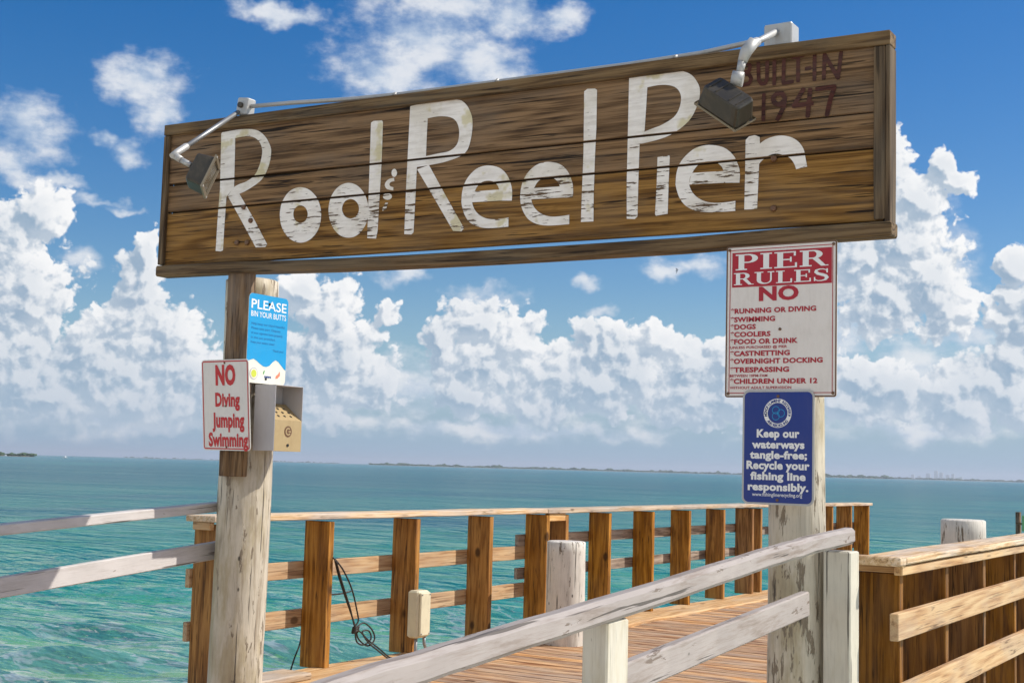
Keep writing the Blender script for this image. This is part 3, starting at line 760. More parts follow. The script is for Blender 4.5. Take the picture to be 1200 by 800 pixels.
# ------------------------------------------------------------------ the big sign
LET = [('P',[(-5.723,3.424),(-5.713,3.431),(-5.609,3.428),(-5.602,3.242),(-5.598,3.086),(-5.656,3.029),(-5.662,2.827),(-5.663,2.706),(-5.683,2.701),(-5.723,2.706),(-5.72,2.893),(-5.712,3.08)]),('S',[(-5.721,3.429),(-5.568,3.433),(-5.445,3.416),(-5.372,3.371),(-5.326,3.308),(-5.316,3.26),(-5.331,3.185),(-5.377,3.113),(-5.464,3.067),(-5.554,3.039),(-5.646,3.032)],[(-5.608,3.382),(-5.555,3.386),(-5.494,3.382),(-5.442,3.364),(-5.403,3.328),(-5.386,3.275),(-5.402,3.2),(-5.439,3.141),(-5.497,3.111),(-5.558,3.098),(-5.604,3.083)]),('P',[(-5.64,3.027),(-5.554,3.042),(-5.433,2.887),(-5.314,2.719),(-5.329,2.705),(-5.403,2.707),(-5.523,2.871)]),('S',[(-4.916,2.864),(-4.918,2.828),(-4.927,2.795),(-4.944,2.766),(-4.967,2.742),(-4.995,2.725),(-5.027,2.715),(-5.061,2.713),(-5.096,2.72),(-5.13,2.734),(-5.16,2.755),(-5.187,2.783),(-5.208,2.815),(-5.221,2.85),(-5.227,2.887),(-5.225,2.923),(-5.216,2.957),(-5.198,2.987),(-5.175,3.011),(-5.146,3.028),(-5.113,3.037),(-5.079,3.038),(-5.044,3.031),(-5.01,3.016),(-4.98,2.994),(-4.954,2.967),(-4.935,2.935),(-4.921,2.9),(-4.916,2.864)],[(-5.016,2.876),(-5.017,2.865),(-5.021,2.854),(-5.026,2.845),(-5.034,2.837),(-5.044,2.832),(-5.055,2.829),(-5.067,2.829),(-5.079,2.831),(-5.091,2.836),(-5.102,2.842),(-5.111,2.851),(-5.118,2.861),(-5.122,2.872),(-5.124,2.884),(-5.123,2.895),(-5.12,2.906),(-5.114,2.915),(-5.106,2.922),(-5.096,2.928),(-5.085,2.931),(-5.073,2.931),(-5.061,2.929),(-5.049,2.924),(-5.039,2.917),(-5.03,2.908),(-5.023,2.898),(-5.018,2.887),(-5.016,2.876)]),('S',[(-4.579,2.864),(-4.581,2.83),(-4.589,2.798),(-4.605,2.77),(-4.626,2.747),(-4.652,2.73),(-4.681,2.72),(-4.713,2.719),(-4.745,2.725),(-4.776,2.738),(-4.804,2.759),(-4.828,2.785),(-4.847,2.817),(-4.859,2.851),(-4.865,2.886),(-4.863,2.921),(-4.854,2.954),(-4.838,2.983),(-4.816,3.006),(-4.79,3.022),(-4.76,3.031),(-4.728,3.033),(-4.696,3.026),(-4.665,3.012),(-4.638,2.991),(-4.614,2.964),(-4.596,2.933),(-4.584,2.899),(-4.579,2.864)],[(-4.646,2.878),(-4.647,2.866),(-4.651,2.855),(-4.657,2.845),(-4.666,2.837),(-4.678,2.831),(-4.69,2.828),(-4.703,2.827),(-4.717,2.83),(-4.73,2.835),(-4.742,2.842),(-4.752,2.852),(-4.759,2.863),(-4.765,2.875),(-4.767,2.888),(-4.766,2.9),(-4.762,2.911),(-4.755,2.921),(-4.746,2.93),(-4.735,2.935),(-4.722,2.938),(-4.709,2.939),(-4.695,2.936),(-4.682,2.931),(-4.671,2.923),(-4.661,2.914),(-4.653,2.903),(-4.648,2.891),(-4.646,2.878)]),('P',[(-4.584,3.363),(-4.566,3.371),(-4.507,3.367),(-4.5,3.356),(-4.499,3.179),(-4.501,3.034),(-4.507,2.862),(-4.509,2.747),(-4.518,2.701),(-4.58,2.708),(-4.581,2.766),(-4.582,3.041)]),('P',[(-4.389,3.059),(-4.392,3.047),(-4.398,3.04),(-4.408,3.037),(-4.418,3.041),(-4.425,3.05),(-4.428,3.062),(-4.426,3.074),(-4.419,3.081),(-4.41,3.084),(-4.4,3.08),(-4.393,3.07)]),('S',[(-4.409,3.033),(-4.448,3.027),(-4.471,3.003),(-4.456,2.975),(-4.411,2.962)],[(-4.405,3.014),(-4.429,3.011),(-4.439,3.0),(-4.432,2.988),(-4.411,2.98)]),('P',[(-4.419,2.929),(-4.423,2.92),(-4.434,2.914),(-4.45,2.913),(-4.466,2.917),(-4.478,2.925),(-4.482,2.935),(-4.479,2.944),(-4.467,2.949),(-4.451,2.951),(-4.435,2.947),(-4.423,2.939)]),('P',[(-4.46,2.901),(-4.444,2.897),(-4.458,2.858),(-4.481,2.854),(-4.484,2.863)]),('P',[(-4.316,3.423),(-4.193,3.423),(-4.197,3.248),(-4.198,3.135),(-4.256,3.095),(-4.26,2.871),(-4.264,2.718),(-4.278,2.708),(-4.326,2.713),(-4.325,2.933),(-4.322,3.104)]),('S',[(-4.315,3.425),(-4.15,3.434),(-4.008,3.425),(-3.952,3.397),(-3.917,3.347),(-3.901,3.293),(-3.907,3.203),(-3.942,3.126),(-4.053,3.092),(-4.187,3.081),(-4.304,3.078)],[(-4.191,3.343),(-4.13,3.346),(-4.071,3.339),(-4.029,3.324),(-4.001,3.297),(-3.987,3.261),(-3.985,3.218),(-4.0,3.174),(-4.047,3.146),(-4.122,3.14),(-4.2,3.133)]),('P',[(-4.255,3.066),(-4.177,3.083),(-4.054,2.896),(-3.935,2.718),(-3.951,2.703),(-4.005,2.709),(-4.129,2.888)]),('S',[(-3.957,2.861),(-3.954,2.916),(-3.939,2.963),(-3.91,3.002),(-3.862,3.035),(-3.798,3.044),(-3.726,3.026),(-3.677,2.985),(-3.652,2.938),(-3.641,2.896),(-3.641,2.843)],[(-3.888,2.855),(-3.885,2.889),(-3.873,2.914),(-3.857,2.938),(-3.835,2.955),(-3.8,2.962),(-3.758,2.954),(-3.732,2.932),(-3.722,2.912),(-3.72,2.907),(-3.717,2.849)]),('P',[(-3.89,2.854),(-3.879,2.912),(-3.719,2.908),(-3.717,2.849)]),('S',[(-3.957,2.863),(-3.949,2.829),(-3.933,2.79),(-3.901,2.749),(-3.851,2.722),(-3.795,2.709),(-3.731,2.706),(-3.657,2.707)],[(-3.888,2.858),(-3.883,2.838),(-3.867,2.809),(-3.839,2.782),(-3.8,2.762),(-3.756,2.753),(-3.709,2.752),(-3.658,2.755)]),('S',[(-3.591,2.847),(-3.588,2.901),(-3.573,2.948),(-3.544,2.987),(-3.496,3.019),(-3.433,3.028),(-3.361,3.01),(-3.313,2.969),(-3.289,2.923),(-3.278,2.881),(-3.278,2.829)],[(-3.523,2.841),(-3.519,2.875),(-3.507,2.9),(-3.492,2.923),(-3.47,2.94),(-3.435,2.947),(-3.394,2.939),(-3.368,2.918),(-3.358,2.898),(-3.356,2.892),(-3.353,2.835)]),('P',[(-3.525,2.84),(-3.514,2.898),(-3.355,2.893),(-3.353,2.835)]),('S',[(-3.591,2.85),(-3.584,2.816),(-3.568,2.777),(-3.536,2.736),(-3.487,2.709),(-3.431,2.697),(-3.368,2.694),(-3.295,2.694)],[(-3.523,2.844),(-3.518,2.824),(-3.503,2.796),(-3.475,2.769),(-3.436,2.749),(-3.393,2.74),(-3.346,2.739),(-3.296,2.742)]),('P',[(-3.226,3.372),(-3.208,3.383),(-3.164,3.379),(-3.152,3.37),(-3.151,3.175),(-3.155,3.044),(-3.158,2.835),(-3.156,2.698),(-3.228,2.7),(-3.226,2.841),(-3.222,3.051)]),('P',[(-2.973,3.421),(-2.868,3.421),(-2.875,3.264),(-2.882,3.132),(-2.908,3.065),(-2.911,2.879),(-2.912,2.706),(-2.927,2.693),(-2.971,2.698),(-2.975,2.884),(-2.974,3.134)]),('S',[(-2.972,3.422),(-2.8,3.42),(-2.709,3.412),(-2.643,3.386),(-2.605,3.342),(-2.589,3.294),(-2.601,3.228),(-2.647,3.152),(-2.744,3.094),(-2.861,3.071),(-2.972,3.064)],[(-2.871,3.348),(-2.816,3.352),(-2.766,3.347),(-2.724,3.332),(-2.699,3.307),(-2.688,3.272),(-2.697,3.222),(-2.726,3.181),(-2.787,3.151),(-2.837,3.138),(-2.884,3.126)]),('P',[(-2.809,2.991),(-2.746,2.994),(-2.743,2.986),(-2.747,2.849),(-2.749,2.706),(-2.812,2.701),(-2.817,2.709),(-2.811,2.854)]),('S',[(-2.71,2.847),(-2.706,2.901),(-2.69,2.947),(-2.658,2.984),(-2.607,3.016),(-2.54,3.024),(-2.465,3.005),(-2.415,2.964),(-2.39,2.918),(-2.379,2.877),(-2.38,2.826)],[(-2.639,2.841),(-2.634,2.874),(-2.621,2.898),(-2.604,2.921),(-2.581,2.938),(-2.544,2.944),(-2.5,2.935),(-2.473,2.914),(-2.463,2.894),(-2.462,2.889),(-2.459,2.833)]),('P',[(-2.64,2.84),(-2.628,2.896),(-2.46,2.89),(-2.459,2.833)]),('S',[(-2.711,2.85),(-2.703,2.817),(-2.687,2.777),(-2.654,2.737),(-2.603,2.71),(-2.544,2.698),(-2.477,2.694),(-2.4,2.693)],[(-2.639,2.843),(-2.633,2.824),(-2.617,2.796),(-2.588,2.769),(-2.548,2.749),(-2.503,2.74),(-2.453,2.738),(-2.4,2.741)]),('P',[(-2.352,3.029),(-2.335,3.044),(-2.306,3.047),(-2.282,3.035),(-2.28,2.992),(-2.286,2.838),(-2.291,2.693),(-2.355,2.696),(-2.353,2.844)]),('S',[(-2.288,2.998),(-2.259,3.017),(-2.221,3.029),(-2.176,3.031),(-2.131,3.019),(-2.094,2.994),(-2.068,2.956),(-2.058,2.911),(-2.05,2.872)],[(-2.286,2.904),(-2.266,2.924),(-2.236,2.942),(-2.203,2.948),(-2.171,2.94),(-2.142,2.927),(-2.123,2.908),(-2.111,2.888),(-2.103,2.865)])]
CARVE = [[(-2.376,3.403),(-2.377,3.294)],[(-2.376,3.4),(-2.348,3.402),(-2.333,3.385),(-2.338,3.361),(-2.373,3.354)],[(-2.373,3.354),(-2.338,3.343),(-2.327,3.321),(-2.338,3.298),(-2.375,3.294)],[(-2.293,3.4),(-2.29,3.31),(-2.276,3.289),(-2.258,3.289),(-2.249,3.308),(-2.248,3.4)],[(-2.213,3.398),(-2.213,3.279)],[(-2.166,3.398),(-2.168,3.279),(-2.123,3.281)],[(-2.125,3.396),(-2.072,3.399)],[(-2.097,3.395),(-2.097,3.279)],[(-2.059,3.333),(-2.038,3.334)],[(-2.018,3.395),(-2.019,3.275)],[(-1.974,3.275),(-1.971,3.388),(-1.907,3.269),(-1.893,3.389)],[(-2.263,3.238),(-2.265,3.114)],[(-2.166,3.194),(-2.185,3.178),(-2.211,3.19),(-2.219,3.215),(-2.201,3.233),(-2.173,3.231),(-2.16,3.208),(-2.165,3.164),(-2.195,3.109)],[(-2.07,3.238),(-2.117,3.164),(-2.028,3.165)],[(-2.038,3.233),(-2.049,3.107)],[(-2.007,3.23),(-1.924,3.231),(-1.944,3.167),(-1.958,3.103)]]

sg = thing('entrance_sign', 'long brown plank sign with hand painted white name, spanning the two piles', 'sign', (-3.93, 5.9, 2.5))
topz = lambda x: 3.52 - 0.0146 * (x + 6.185)
sA = lambda x: 3.143 - 0.0112 * (x + 6.185)
sB = lambda x: 2.970 - 0.0092 * (x + 6.185)
bot = lambda x: 2.636 - 0.0088 * (x + 6.185)
for zt_, zb_, gap_t, gap_b, mt_ in ((lambda x: topz(x) - 0.02, sA, 0, .006, W_SIGN), (sA, sB, .005, .005, W_SIGN), (sB, bot, .006, 0, W_SIGN_LOW)):
    x0, x1 = -6.165, -1.70
    pts = []
    for i in range(19):
        x = x0 + (x1 - x0) * i / 18
        pts.append((x, 5.90, (zt_(x) - gap_t + zb_(x) + gap_b) / 2))
    w = (zt_(-4) - gap_t) - (zb_(-4) + gap_b)
    mb = MB(); mb.board(pts, w, 0.04, (0, 0, 1), ch=0.004, jit=0.0008); mb.build('sign_board', mt_, sg)
mb = MB(); mb.board([(-6.188, 5.905, topz(-6.19) - .032), (-1.664, 5.905, topz(-1.66) - .032)], 0.066, 0.10, (0, 0, 1), n=12); mb.build('frame_top', W_FRAME, sg)
mb = MB(); mb.board([(-6.165, 5.888, 2.645), (-6.165, 5.888, topz(-6.16) - .068)], 0.045, 0.062, (1, 0, 0)); mb.build('frame_end', W_FRAME, sg)
mb = MB(); mb.board([(-1.712, 5.868, 2.60), (-1.712, 5.868, topz(-1.7) - .068)], 0.052, 0.022, (1, 0, 0)); mb.build('frame_end', W_FRAME, sg)
mb = MB(); mb.board([(-1.675, 5.905, 2.575), (-1.675, 5.905, topz(-1.7) - .068)], 0.022, 0.098, (1, 0, 0)); mb.build('frame_end', W_FRAME, sg)
mb = MB(); mb.board([(-6.19, 5.90, 2.606), (-5.6, 5.90, 2.597), (-5.25, 5.90, 2.584), (-4.8, 5.9, 2.570), (-4.3, 5.90, 2.558), (-3.63, 5.90, 2.550), (-3.1, 5.9, 2.548), (-2.67, 5.90, 2.549), (-2.2, 5.90, 2.553), (-1.655, 5.90, 2.557)], 0.066, 0.105, (0, 0, 1), ch=0.006, jit=0.002); mb.build('bottom_beam', W_FRAME, sg)
mb = MB()
for f_ in (sA, sB): mb.board([(-6.15, 5.932, f_(-6.15)), (-1.70, 5.932, f_(-1.70))], 0.05, 0.018, (0, 0, 1))
mb.build('back_batten', W_FRAME, sg)
# painted letters, cut where the board seams run
mb = MB()
for i, e in enumerate(LET):
    y = 5.8785 - 0.0004 * (i % 4)
    if e[0] == 'P': mb.poly3([(x, y, z) for x, z in e[1]])
    else:
        A, B = [smooth([(x, y, z) for x, z in q], 4) if len(q) > 4 else [(x, y, z) for x, z in q] for q in (e[1], e[2])]
        mb.strip3(A, B)
for fz, sl in ((sA, -0.0112), (sB, -0.0092)):
    for d in (.0062, -.0062):
        geom = mb.bm.verts[:] + mb.bm.edges[:] + mb.bm.faces[:]
        bmesh.ops.bisect_plane(mb.bm, geom=geom, plane_co=Vector((-4, 5.9, fz(-4) + d)), plane_no=Vector((-sl, 0, 1)), dist=1e-6)
    kill = [f for f in mb.bm.faces if abs(f.calc_center_median().z - fz(f.calc_center_median().x)) < .0061]
    bmesh.ops.delete(mb.bm, geom=kill, context='FACES')
for v in mb.bm.verts: v[mb.gc] = v.co.copy()
mb.build('painted_lettering', M_LETTER, sg, flat_normal=(0, -1, 0))
# carved date
mb = MB()
SN = [0]
def stroke(mb, pts, w, y, k=0):
    for i in range(len(pts) - 1):
        a = Vector((pts[i][0], 0, pts[i][1])); b_ = Vector((pts[i + 1][0], 0, pts[i + 1][1]))
        d = (b_ - a).normalized(); n_ = Vector((-d.z, 0, d.x)) * (w / 2)
        SN[0] += 1
        yy = Vector((0, y - 0.00008 * SN[0], 0))
        a2, b2 = a - d * w * .3, b_ + d * w * .3
        mb.poly3([a2 + n_ * .8 + yy, a2 - n_ * .8 + yy, a + d * w * .2 - n_ + yy, b_ - d * w * .2 - n_ + yy, b2 - n_ * .8 + yy, b2 + n_ * .8 + yy, b_ - d * w * .2 + n_ + yy, a + d * w * .2 + n_ + yy])
for i, s_ in enumerate(CARVE): stroke(mb, s_, 0.0185 if i < 12 else 0.022, 5.8785, i)
mb.build('carved_lettering', M_CARVE, sg, flat_normal=(0, -1, 0))
for (x, z) in ((-5.51, 2.955), (-5.47, 2.74), (-5.55, 2.745), (-5.45, 2.87), (-2.21, 2.925), (-2.21, 2.69)):
    mb = MB(); mb.tube([(x, 5.878, z), (x, 5.868, z), (x, 5.866, z)], [0.016, 0.014, 0.008], 12); mb.build('bolt', M_RUST, sg)

# ------------------------------------------------------------------ text tools
_fonts = {}
def text_geo(body, bold=0.0):
    key = (body, bold)
    if key in _fonts: return _fonts[key]
    cu = bpy.data.curves.new('lettering', 'FONT'); cu.body = body; cu.size = 1.0; cu.offset = bold; cu.resolution_u = 3
    cu.space_character = 1.0 + bold * 1.2
    o = bpy.data.objects.new('lettering', cu); COL.objects.link(o)
    dg = bpy.context.evaluated_depsgraph_get()
    me = bpy.data.meshes.new_from_object(o.evaluated_get(dg))
    vs = [tuple(v.co[:2]) for v in me.vertices]; fs = [tuple(p.vertices) for p in me.polygons]
    bpy.data.objects.remove(o); bpy.data.curves.remove(cu); bpy.data.meshes.remove(me)
    _fonts[key] = (vs, fs); return vs, fs
CAPH = 0.69
def text(mb, body, x0, x1, zc, caph, y=-0.0016, bold=0.02, frame=None):
    """one line fitted between x0 and x1 (local metres), capital height caph, centred on zc"""
    vs, fs = text_geo(body, bold)
    xa = min(v[0] for v in vs); xb = max(v[0] for v in vs)
    sx = (x1 - x0) / (xb - xa); sz = caph / (CAPH + bold * 2)
    q = [mb.v((x0 + (v[0] - xa) * sx, y, zc + (v[1] - CAPH / 2) * sz)) for v in vs]
    for f in fs: mb.f([q[i] for i in f])
def rrect(w, h, r, n=6, cx=0, z0=0):
    out = []
    for (sx, sz, a0) in ((1, 1, 0), (-1, 1, 90), (-1, -1, 180), (1, -1, 270)):
        for k in range(n + 1):
            a = R(a0 + 90 * k / n)
            out.append((cx + sx * (w / 2 - r) + r * math.cos(a), z0 + h / 2 + sz * (h / 2 - r) + r * math.sin(a)))
    return out
def plate(w, h, r, t, name, mat, parent, z0=0, cx=0, bend=0.0):
    mb = MB(); o = rrect(w, h, r, cx=cx, z0=z0)
    f0 = [mb.v((x, 0, z)) for x, z in o]; f1 = [mb.v((x, t, z)) for x, z in o]
    mb.f(f0[::-1]); mb.f(f1)
    for k in range(len(o)): mb.f([f0[k], f0[(k + 1) % len(o)], f1[(k + 1) % len(o)], f1[k]])
    return mb.build(name, mat, parent, world=False)
def border(w, h, r, th, inset, name, mat, parent, y=-0.0012, z0=0):
    mb = MB()
    a = rrect(w - 2 * inset, h - 2 * inset, max(r - inset, .002), z0=z0 + inset); b_ = rrect(w - 2 * inset - 2 * th, h - 2 * inset - 2 * th, max(r - inset - th, .001), z0=z0 + inset + th)
    mb.strip3([(x, y, z) for x, z in a + a[:1]], [(x, y, z) for x, z in b_ + b_[:1]])
    return mb.build(name, mat, parent, world=False, flat_normal=(0, -1, 0))
def bolts(parent, pts, r=0.006, mat=None):
    for x, z in pts:
        mb = MB(); mb.tube([(x, 0.0, z), (x, -0.004, z), (x, -0.0055, z)], [r, r, r * .5], 10); mb.build('bolt', mat or M_RUST, parent, world=False)

# ---- NO Diving
s = thing('warning_sign', 'white sign with red lettering against diving, on the plank of the left pile', 'sign', (-5.552, 5.872, 1.515), 'small signs on the entrance piles', rot=(R(5.5), 0, R(-2)))
W_, H_ = 0.386, 0.532
plate(W_, H_, 0.022, 0.003, 'panel', M_WHITE, s)
border(W_, H_, 0.022, 0.007, 0.007, 'border', M_RED, s)
mb = MB()
fx = lambda u: (u - 0.5) * W_
for body, u0, u1, v0, v1, bd in (('NO', .30, .72, .055, .285, .055), ('Diving', .285, .80, .365, .515, .042), ('Jumping', .215, .885, .585, .745, .042), ('Swimming', .125, .955, .805, .955, .042)):
    text(mb, body, fx(u0), fx(u1), H_ * (1 - (v0 + v1) / 2), H_ * (v1 - v0) * (1 if body == 'NO' else 1.05), bold=bd)
mb.build('lettering', M_RED, s, world=False, flat_normal=(0, -1, 0))
bolts(s, [(0.0, H_ - .02), (0.0, .02), (.0, .26)])

# ---- pier rules
s = thing('rules_sign', 'white and maroon metal board of pier rules with rusty edges, high on the right pile', 'sign', (-2.162, 5.846, 1.812), 'small signs on the entrance piles')
W_, H_ = 0.530, 0.706
plate(W_, H_, 0.012, 0.004, 'panel', M_WHITE_RULES, s)
border(W_, H_, 0.012, 0.007, 0.0, 'rust_edge', M_RUST, s, y=-0.0009)
border(W_, H_, 0.012, 0.0035, 0.018, 'border', M_MAROON, s)
fx = lambda u: (u - 0.5) * W_
mb = MB(); mb.poly3([(fx(.055), -.0013, H_ * .725), (fx(.955), -.0013, H_ * .725), (fx(.955), -.0013, H_ * .955), (fx(.055), -.0013, H_ * .955)])
mb.build('title_block', M_MAROON, s, world=False, flat_normal=(0, -1, 0))
# serif capitals drawn as strokes on a unit square
def serif(ch):
    S, T = .20, .075
    rect = lambda x0, z0, x1, z1: [(x0, z0), (x1, z0), (x1, z1), (x0, z1)]
    stem = lambda x, w=S: [rect(x, 0, x + w, 1), rect(x - .1, 0, x + w + .1, T), rect(x - .1, 1 - T, x + w + .1, 1)]
    def bowl(cx, cz, ro, rz, wi, a0=-90, a1=90, n=14):
        o_ = [(cx + ro * math.cos(R(a0 + (a1 - a0) * k / n)), cz + rz * math.sin(R(a0 + (a1 - a0) * k / n))) for k in range(n + 1)]
        i_ = [(cx + (ro - wi) * math.cos(R(a0 + (a1 - a0) * k / n)), cz + (rz - T) * math.sin(R(a0 + (a1 - a0) * k / n))) for k in range(n + 1)]
        return ('S', o_, i_)
    if ch == 'I': return .42, stem(.11)
    if ch == 'P': return .80, stem(.11) + [rect(.3, 1 - T, .47, 1), rect(.3, .44, .47, .44 + T), bowl(.45, .72, .34, .28, S)]
    if ch == 'R': return .94, stem(.11) + [rect(.3, 1 - T, .47, 1), rect(.3, .46, .47, .46 + T), bowl(.45, .73, .32, .27, S), [(.42, .48), (.62, .5), (.86, .06), (.96, .06), (.96, 0), (.72, 0)]]
    if ch == 'E': return .80, stem(.11) + [rect(.3, 1 - T, .74, 1), rect(.3, 0, .78, T), rect(.3, .47, .58, .47 + T), rect(.67, .72, .74, 1 - T), rect(.71, T, .78, .3), rect(.54, .36, .60, .66)]
    if ch == 'L': return .78, stem(.11) + [rect(.3, 0, .75, T), rect(.68, T, .76, .34)]
    if ch == 'U': return .95, [rect(.11, .3, .31, 1), rect(0, 1 - T, .42, 1), rect(.74, .3, .82, 1), rect(.62, 1 - T, .94, 1), ('S', [(.11 + .355 * (1 - math.cos(R(a))), .32 - .33 * math.sin(R(a))) for a in range(0, 181, 12)], [(.31 + .215 * (1 - math.cos(R(a))), .32 - .24 * math.sin(R(a))) for a in range(0, 181, 12)])]
    if ch == 'S':
        cl = [(.66, .72), (.62, .88), (.48, .965), (.32, .965), (.17, .89), (.15, .74), (.26, .60), (.42, .52), (.58, .42), (.65, .27), (.57, .10), (.40, .035), (.24, .035), (.12, .12), (.08, .28)]
        ww = [.05, .06, .07, .08, .13, .18, .2, .21, .2, .18, .13, .08, .07, .06, .05]
        A, B = [], []
        for i, p in enumerate(cl):
            a, b_ = cl[max(i - 1, 0)], cl[min(i + 1, len(cl) - 1)]
            d = Vector((b_[0] - a[0], b_[1] - a[1])).normalized(); n_ = Vector((-d.y, d.x)) * ww[i] / 2
            A.append((p[0] + n_.x, p[1] + n_.y)); B.append((p[0] - n_.x, p[1] - n_.y))
        return .76, [('S', A, B), rect(.62, .66, .69, .99), rect(.06, .02, .12, .34)]
def serif_line(mb, word, x0, x1, z0, h, y=-.0020):
    gs = [serif(c) for c in word]; tot = sum(g[0] for g in gs) + .06 * (len(gs) - 1)
    sx = (x1 - x0) / tot; x = 0; k = 0
    for adv, els in gs:
        for e in els:
            yy = y - 0.00015 * (k % 6); k += 1
            if isinstance(e, tuple): mb.strip3([(x0 + (x + p) * sx, yy, z0 + q * h) for p, q in e[1]], [(x0 + (x + p) * sx, yy, z0 + q * h) for p, q in e[2]])
            else: mb.poly3([(x0 + (x + p) * sx, yy, z0 + q * h) for p, q in e])
        x += adv + .06
mb = MB()
serif_line(mb, 'PIER', fx(.085), fx(.92), H_ * .838, H_ * .105)
serif_line(mb, 'RULES', fx(.07), fx(.935), H_ * .740, H_ * .080)
mb.build('title_lettering', M_TEXT, s, world=False, flat_normal=(0, -1, 0))
mb = MB()
text(mb, 'NO', fx(.305), fx(.665), H_ * (1 - .325), H_ * .095, bold=.045)
for body, v, wd, hh in (('*RUNNING OR DIVING', .433, .775, 1), ('*SWIMMING', .489, .41, 1), ('*DOGS', .538, .235, 1), ('*COOLERS', .587, .37, 1), ('*FOOD OR DRINK', .635, .615, 1), ('UNLESS PURCHASED @ PIER', .673, .52, .5),
                        ('*CASTNETTING', .713, .545, 1), ('*OVERNIGHT DOCKING', .764, .835, 1), ('*TRESPASSING', .820, .54, 1), ('BETWEEN 10PM-7AM', .859, .345, .5), ('*CHILDREN UNDER 12', .895, .79, 1), ('WITHOUT ADULT SUPERVISION', .937, .56, .5)):
    text(mb, body, fx(.045), fx(.045 + wd), H_ * (1 - v), H_ * .034 * hh, bold=.04 if hh == 1 else .02)
mb.build('rules_lettering', M_MAROON, s, world=False, flat_normal=(0, -1, 0))
bolts(s, [(fx(.03), H_ * .975), (fx(.97), H_ * .975), (fx(.03), H_ * .025), (fx(.97), H_ * .025), (fx(.5), H_ * .44)], r=.007)

# ---- blue fishing line sign
s = thing('recycling_sign', 'deep blue sign with bold white fishing line message under the rules board', 'sign', (-2.165, 5.838, 1.326), 'small signs on the entrance piles')
W_, H_ = 0.340, 0.518
plate(W_, H_, 0.030, 0.003, 'panel', M_GALV, s)
mb = MB(); o_ = rrect(W_ - .018, H_ - .018, .024, z0=.009); mb.poly3([(x, -.0010, z) for x, z in o_]); mb.build('blue_field', M_BLUE, s, world=False, flat_normal=(0, -1, 0))
fx = lambda u: (u / 475.0 - 0.5) * W_
fz = lambda v: H_ * (1 - v / 775.0)
mb = MB()
for body, v, h, u0, u1 in (('Keep our', 292, 52, 97, 380), ('waterways', 367, 50, 65, 413), ('tangle-free;', 437, 50, 52, 430), ('Recycle your', 507, 52, 30, 447), ('fishing line', 580, 50, 57, 422), ('responsibly.', 652, 50, 40, 440)):
    text(mb, body, fx(u0), fx(u1), fz(v + 2), H_ * h * 1.10 / 775, bold=.045)
text(mb, 'www.fishinglinerecycling.org', fx(70), fx(400), fz(707), H_ * 24 / 775, bold=.01)
mb.build('lettering', M_TEXT, s, world=False, flat_normal=(0, -1, 0))
em = MB(); cx, cz = fx(235), fz(157)
circ = lambda r_, n=48: [(cx + r_ * math.cos(2 * math.pi * k / n), -.0018, cz + r_ * math.sin(2 * math.pi * k / n)) for k in range(n + 1)]
em.strip3(circ(.066), circ(.047))
emb = em.build('emblem', M_TEXT, s, world=False, flat_normal=(0, -1, 0))
em = MB()
def arc_text(mb, body, rad, a_mid, span, h, inward=False):
    n = len(body)
    for i, chx in enumerate(body):
        if chx == ' ': continue
        a = a_mid + (span / 2 - span * (i + .5) / n) * (1 if not inward else -1)
        vs, fs = text_geo(chx, .03)
        xa = min(v[0] for v in vs); xb = max(v[0] for v in vs); sc_ = h / .72
        q = []
        for v in vs:
            lx, lz = (v[0] - (xa + xb) / 2) * sc_, (v[1] - .345) * sc_
            th = R(a) - math.pi / 2 if not inward else R(a) + math.pi / 2
            q.append(mb.v((cx + rad * math.cos(R(a)) + lx * math.cos(th) - lz * math.sin(th), -.0026, cz + rad * math.sin(R(a)) + lx * math.sin(th) + lz * math.cos(th))))
        for f in fs: mb.f([q[j] for j in f])
arc_text(em, 'MONOFILAMENT RECOVERY', .0565, 90, 208, .0125)
arc_text(em, 'AND RECYCLING', .0565, 270, 105, .0125, True)
for a in (192, -12):
    em.poly3([(cx + .0565 * math.cos(R(a)) + .003 * math.cos(R(q)), -.0026, cz + .0565 * math.sin(R(a)) + .003 * math.sin(R(q))) for q in range(0, 360, 60)])
em.build('emblem_lettering', M_BLUE, s, world=False, flat_normal=(0, -1, 0))
em = MB()
pts = [((.036 - .006 * math.cos(3 * a)) * math.cos(a), (.036 - .006 * math.cos(3 * a)) * math.sin(a)) for a in np.linspace(0, 2 * math.pi, 40)]
for q in range(3):
    c0 = R(120 * q)
    loop = [(cx + .016 * math.cos(c0) + .018 * math.cos(a), -.002 - .0002 * q, cz + .016 * math.sin(c0) + .018 * math.sin(a)) for a in np.linspace(0, 2 * math.pi, 25)]
    loop2 = [(cx + .016 * math.cos(c0) + .0155 * math.cos(a), -.002 - .0002 * q, cz + .016 * math.sin(c0) + .0155 * math.sin(a)) for a in np.linspace(0, 2 * math.pi, 25)]
    em.strip3(loop, loop2)
em.build('emblem_swirl', M_CYAN, s, world=False, flat_normal=(0, -1, 0))
bolts(s, [(0, H_ - .028), (0, .022)], r=.007)

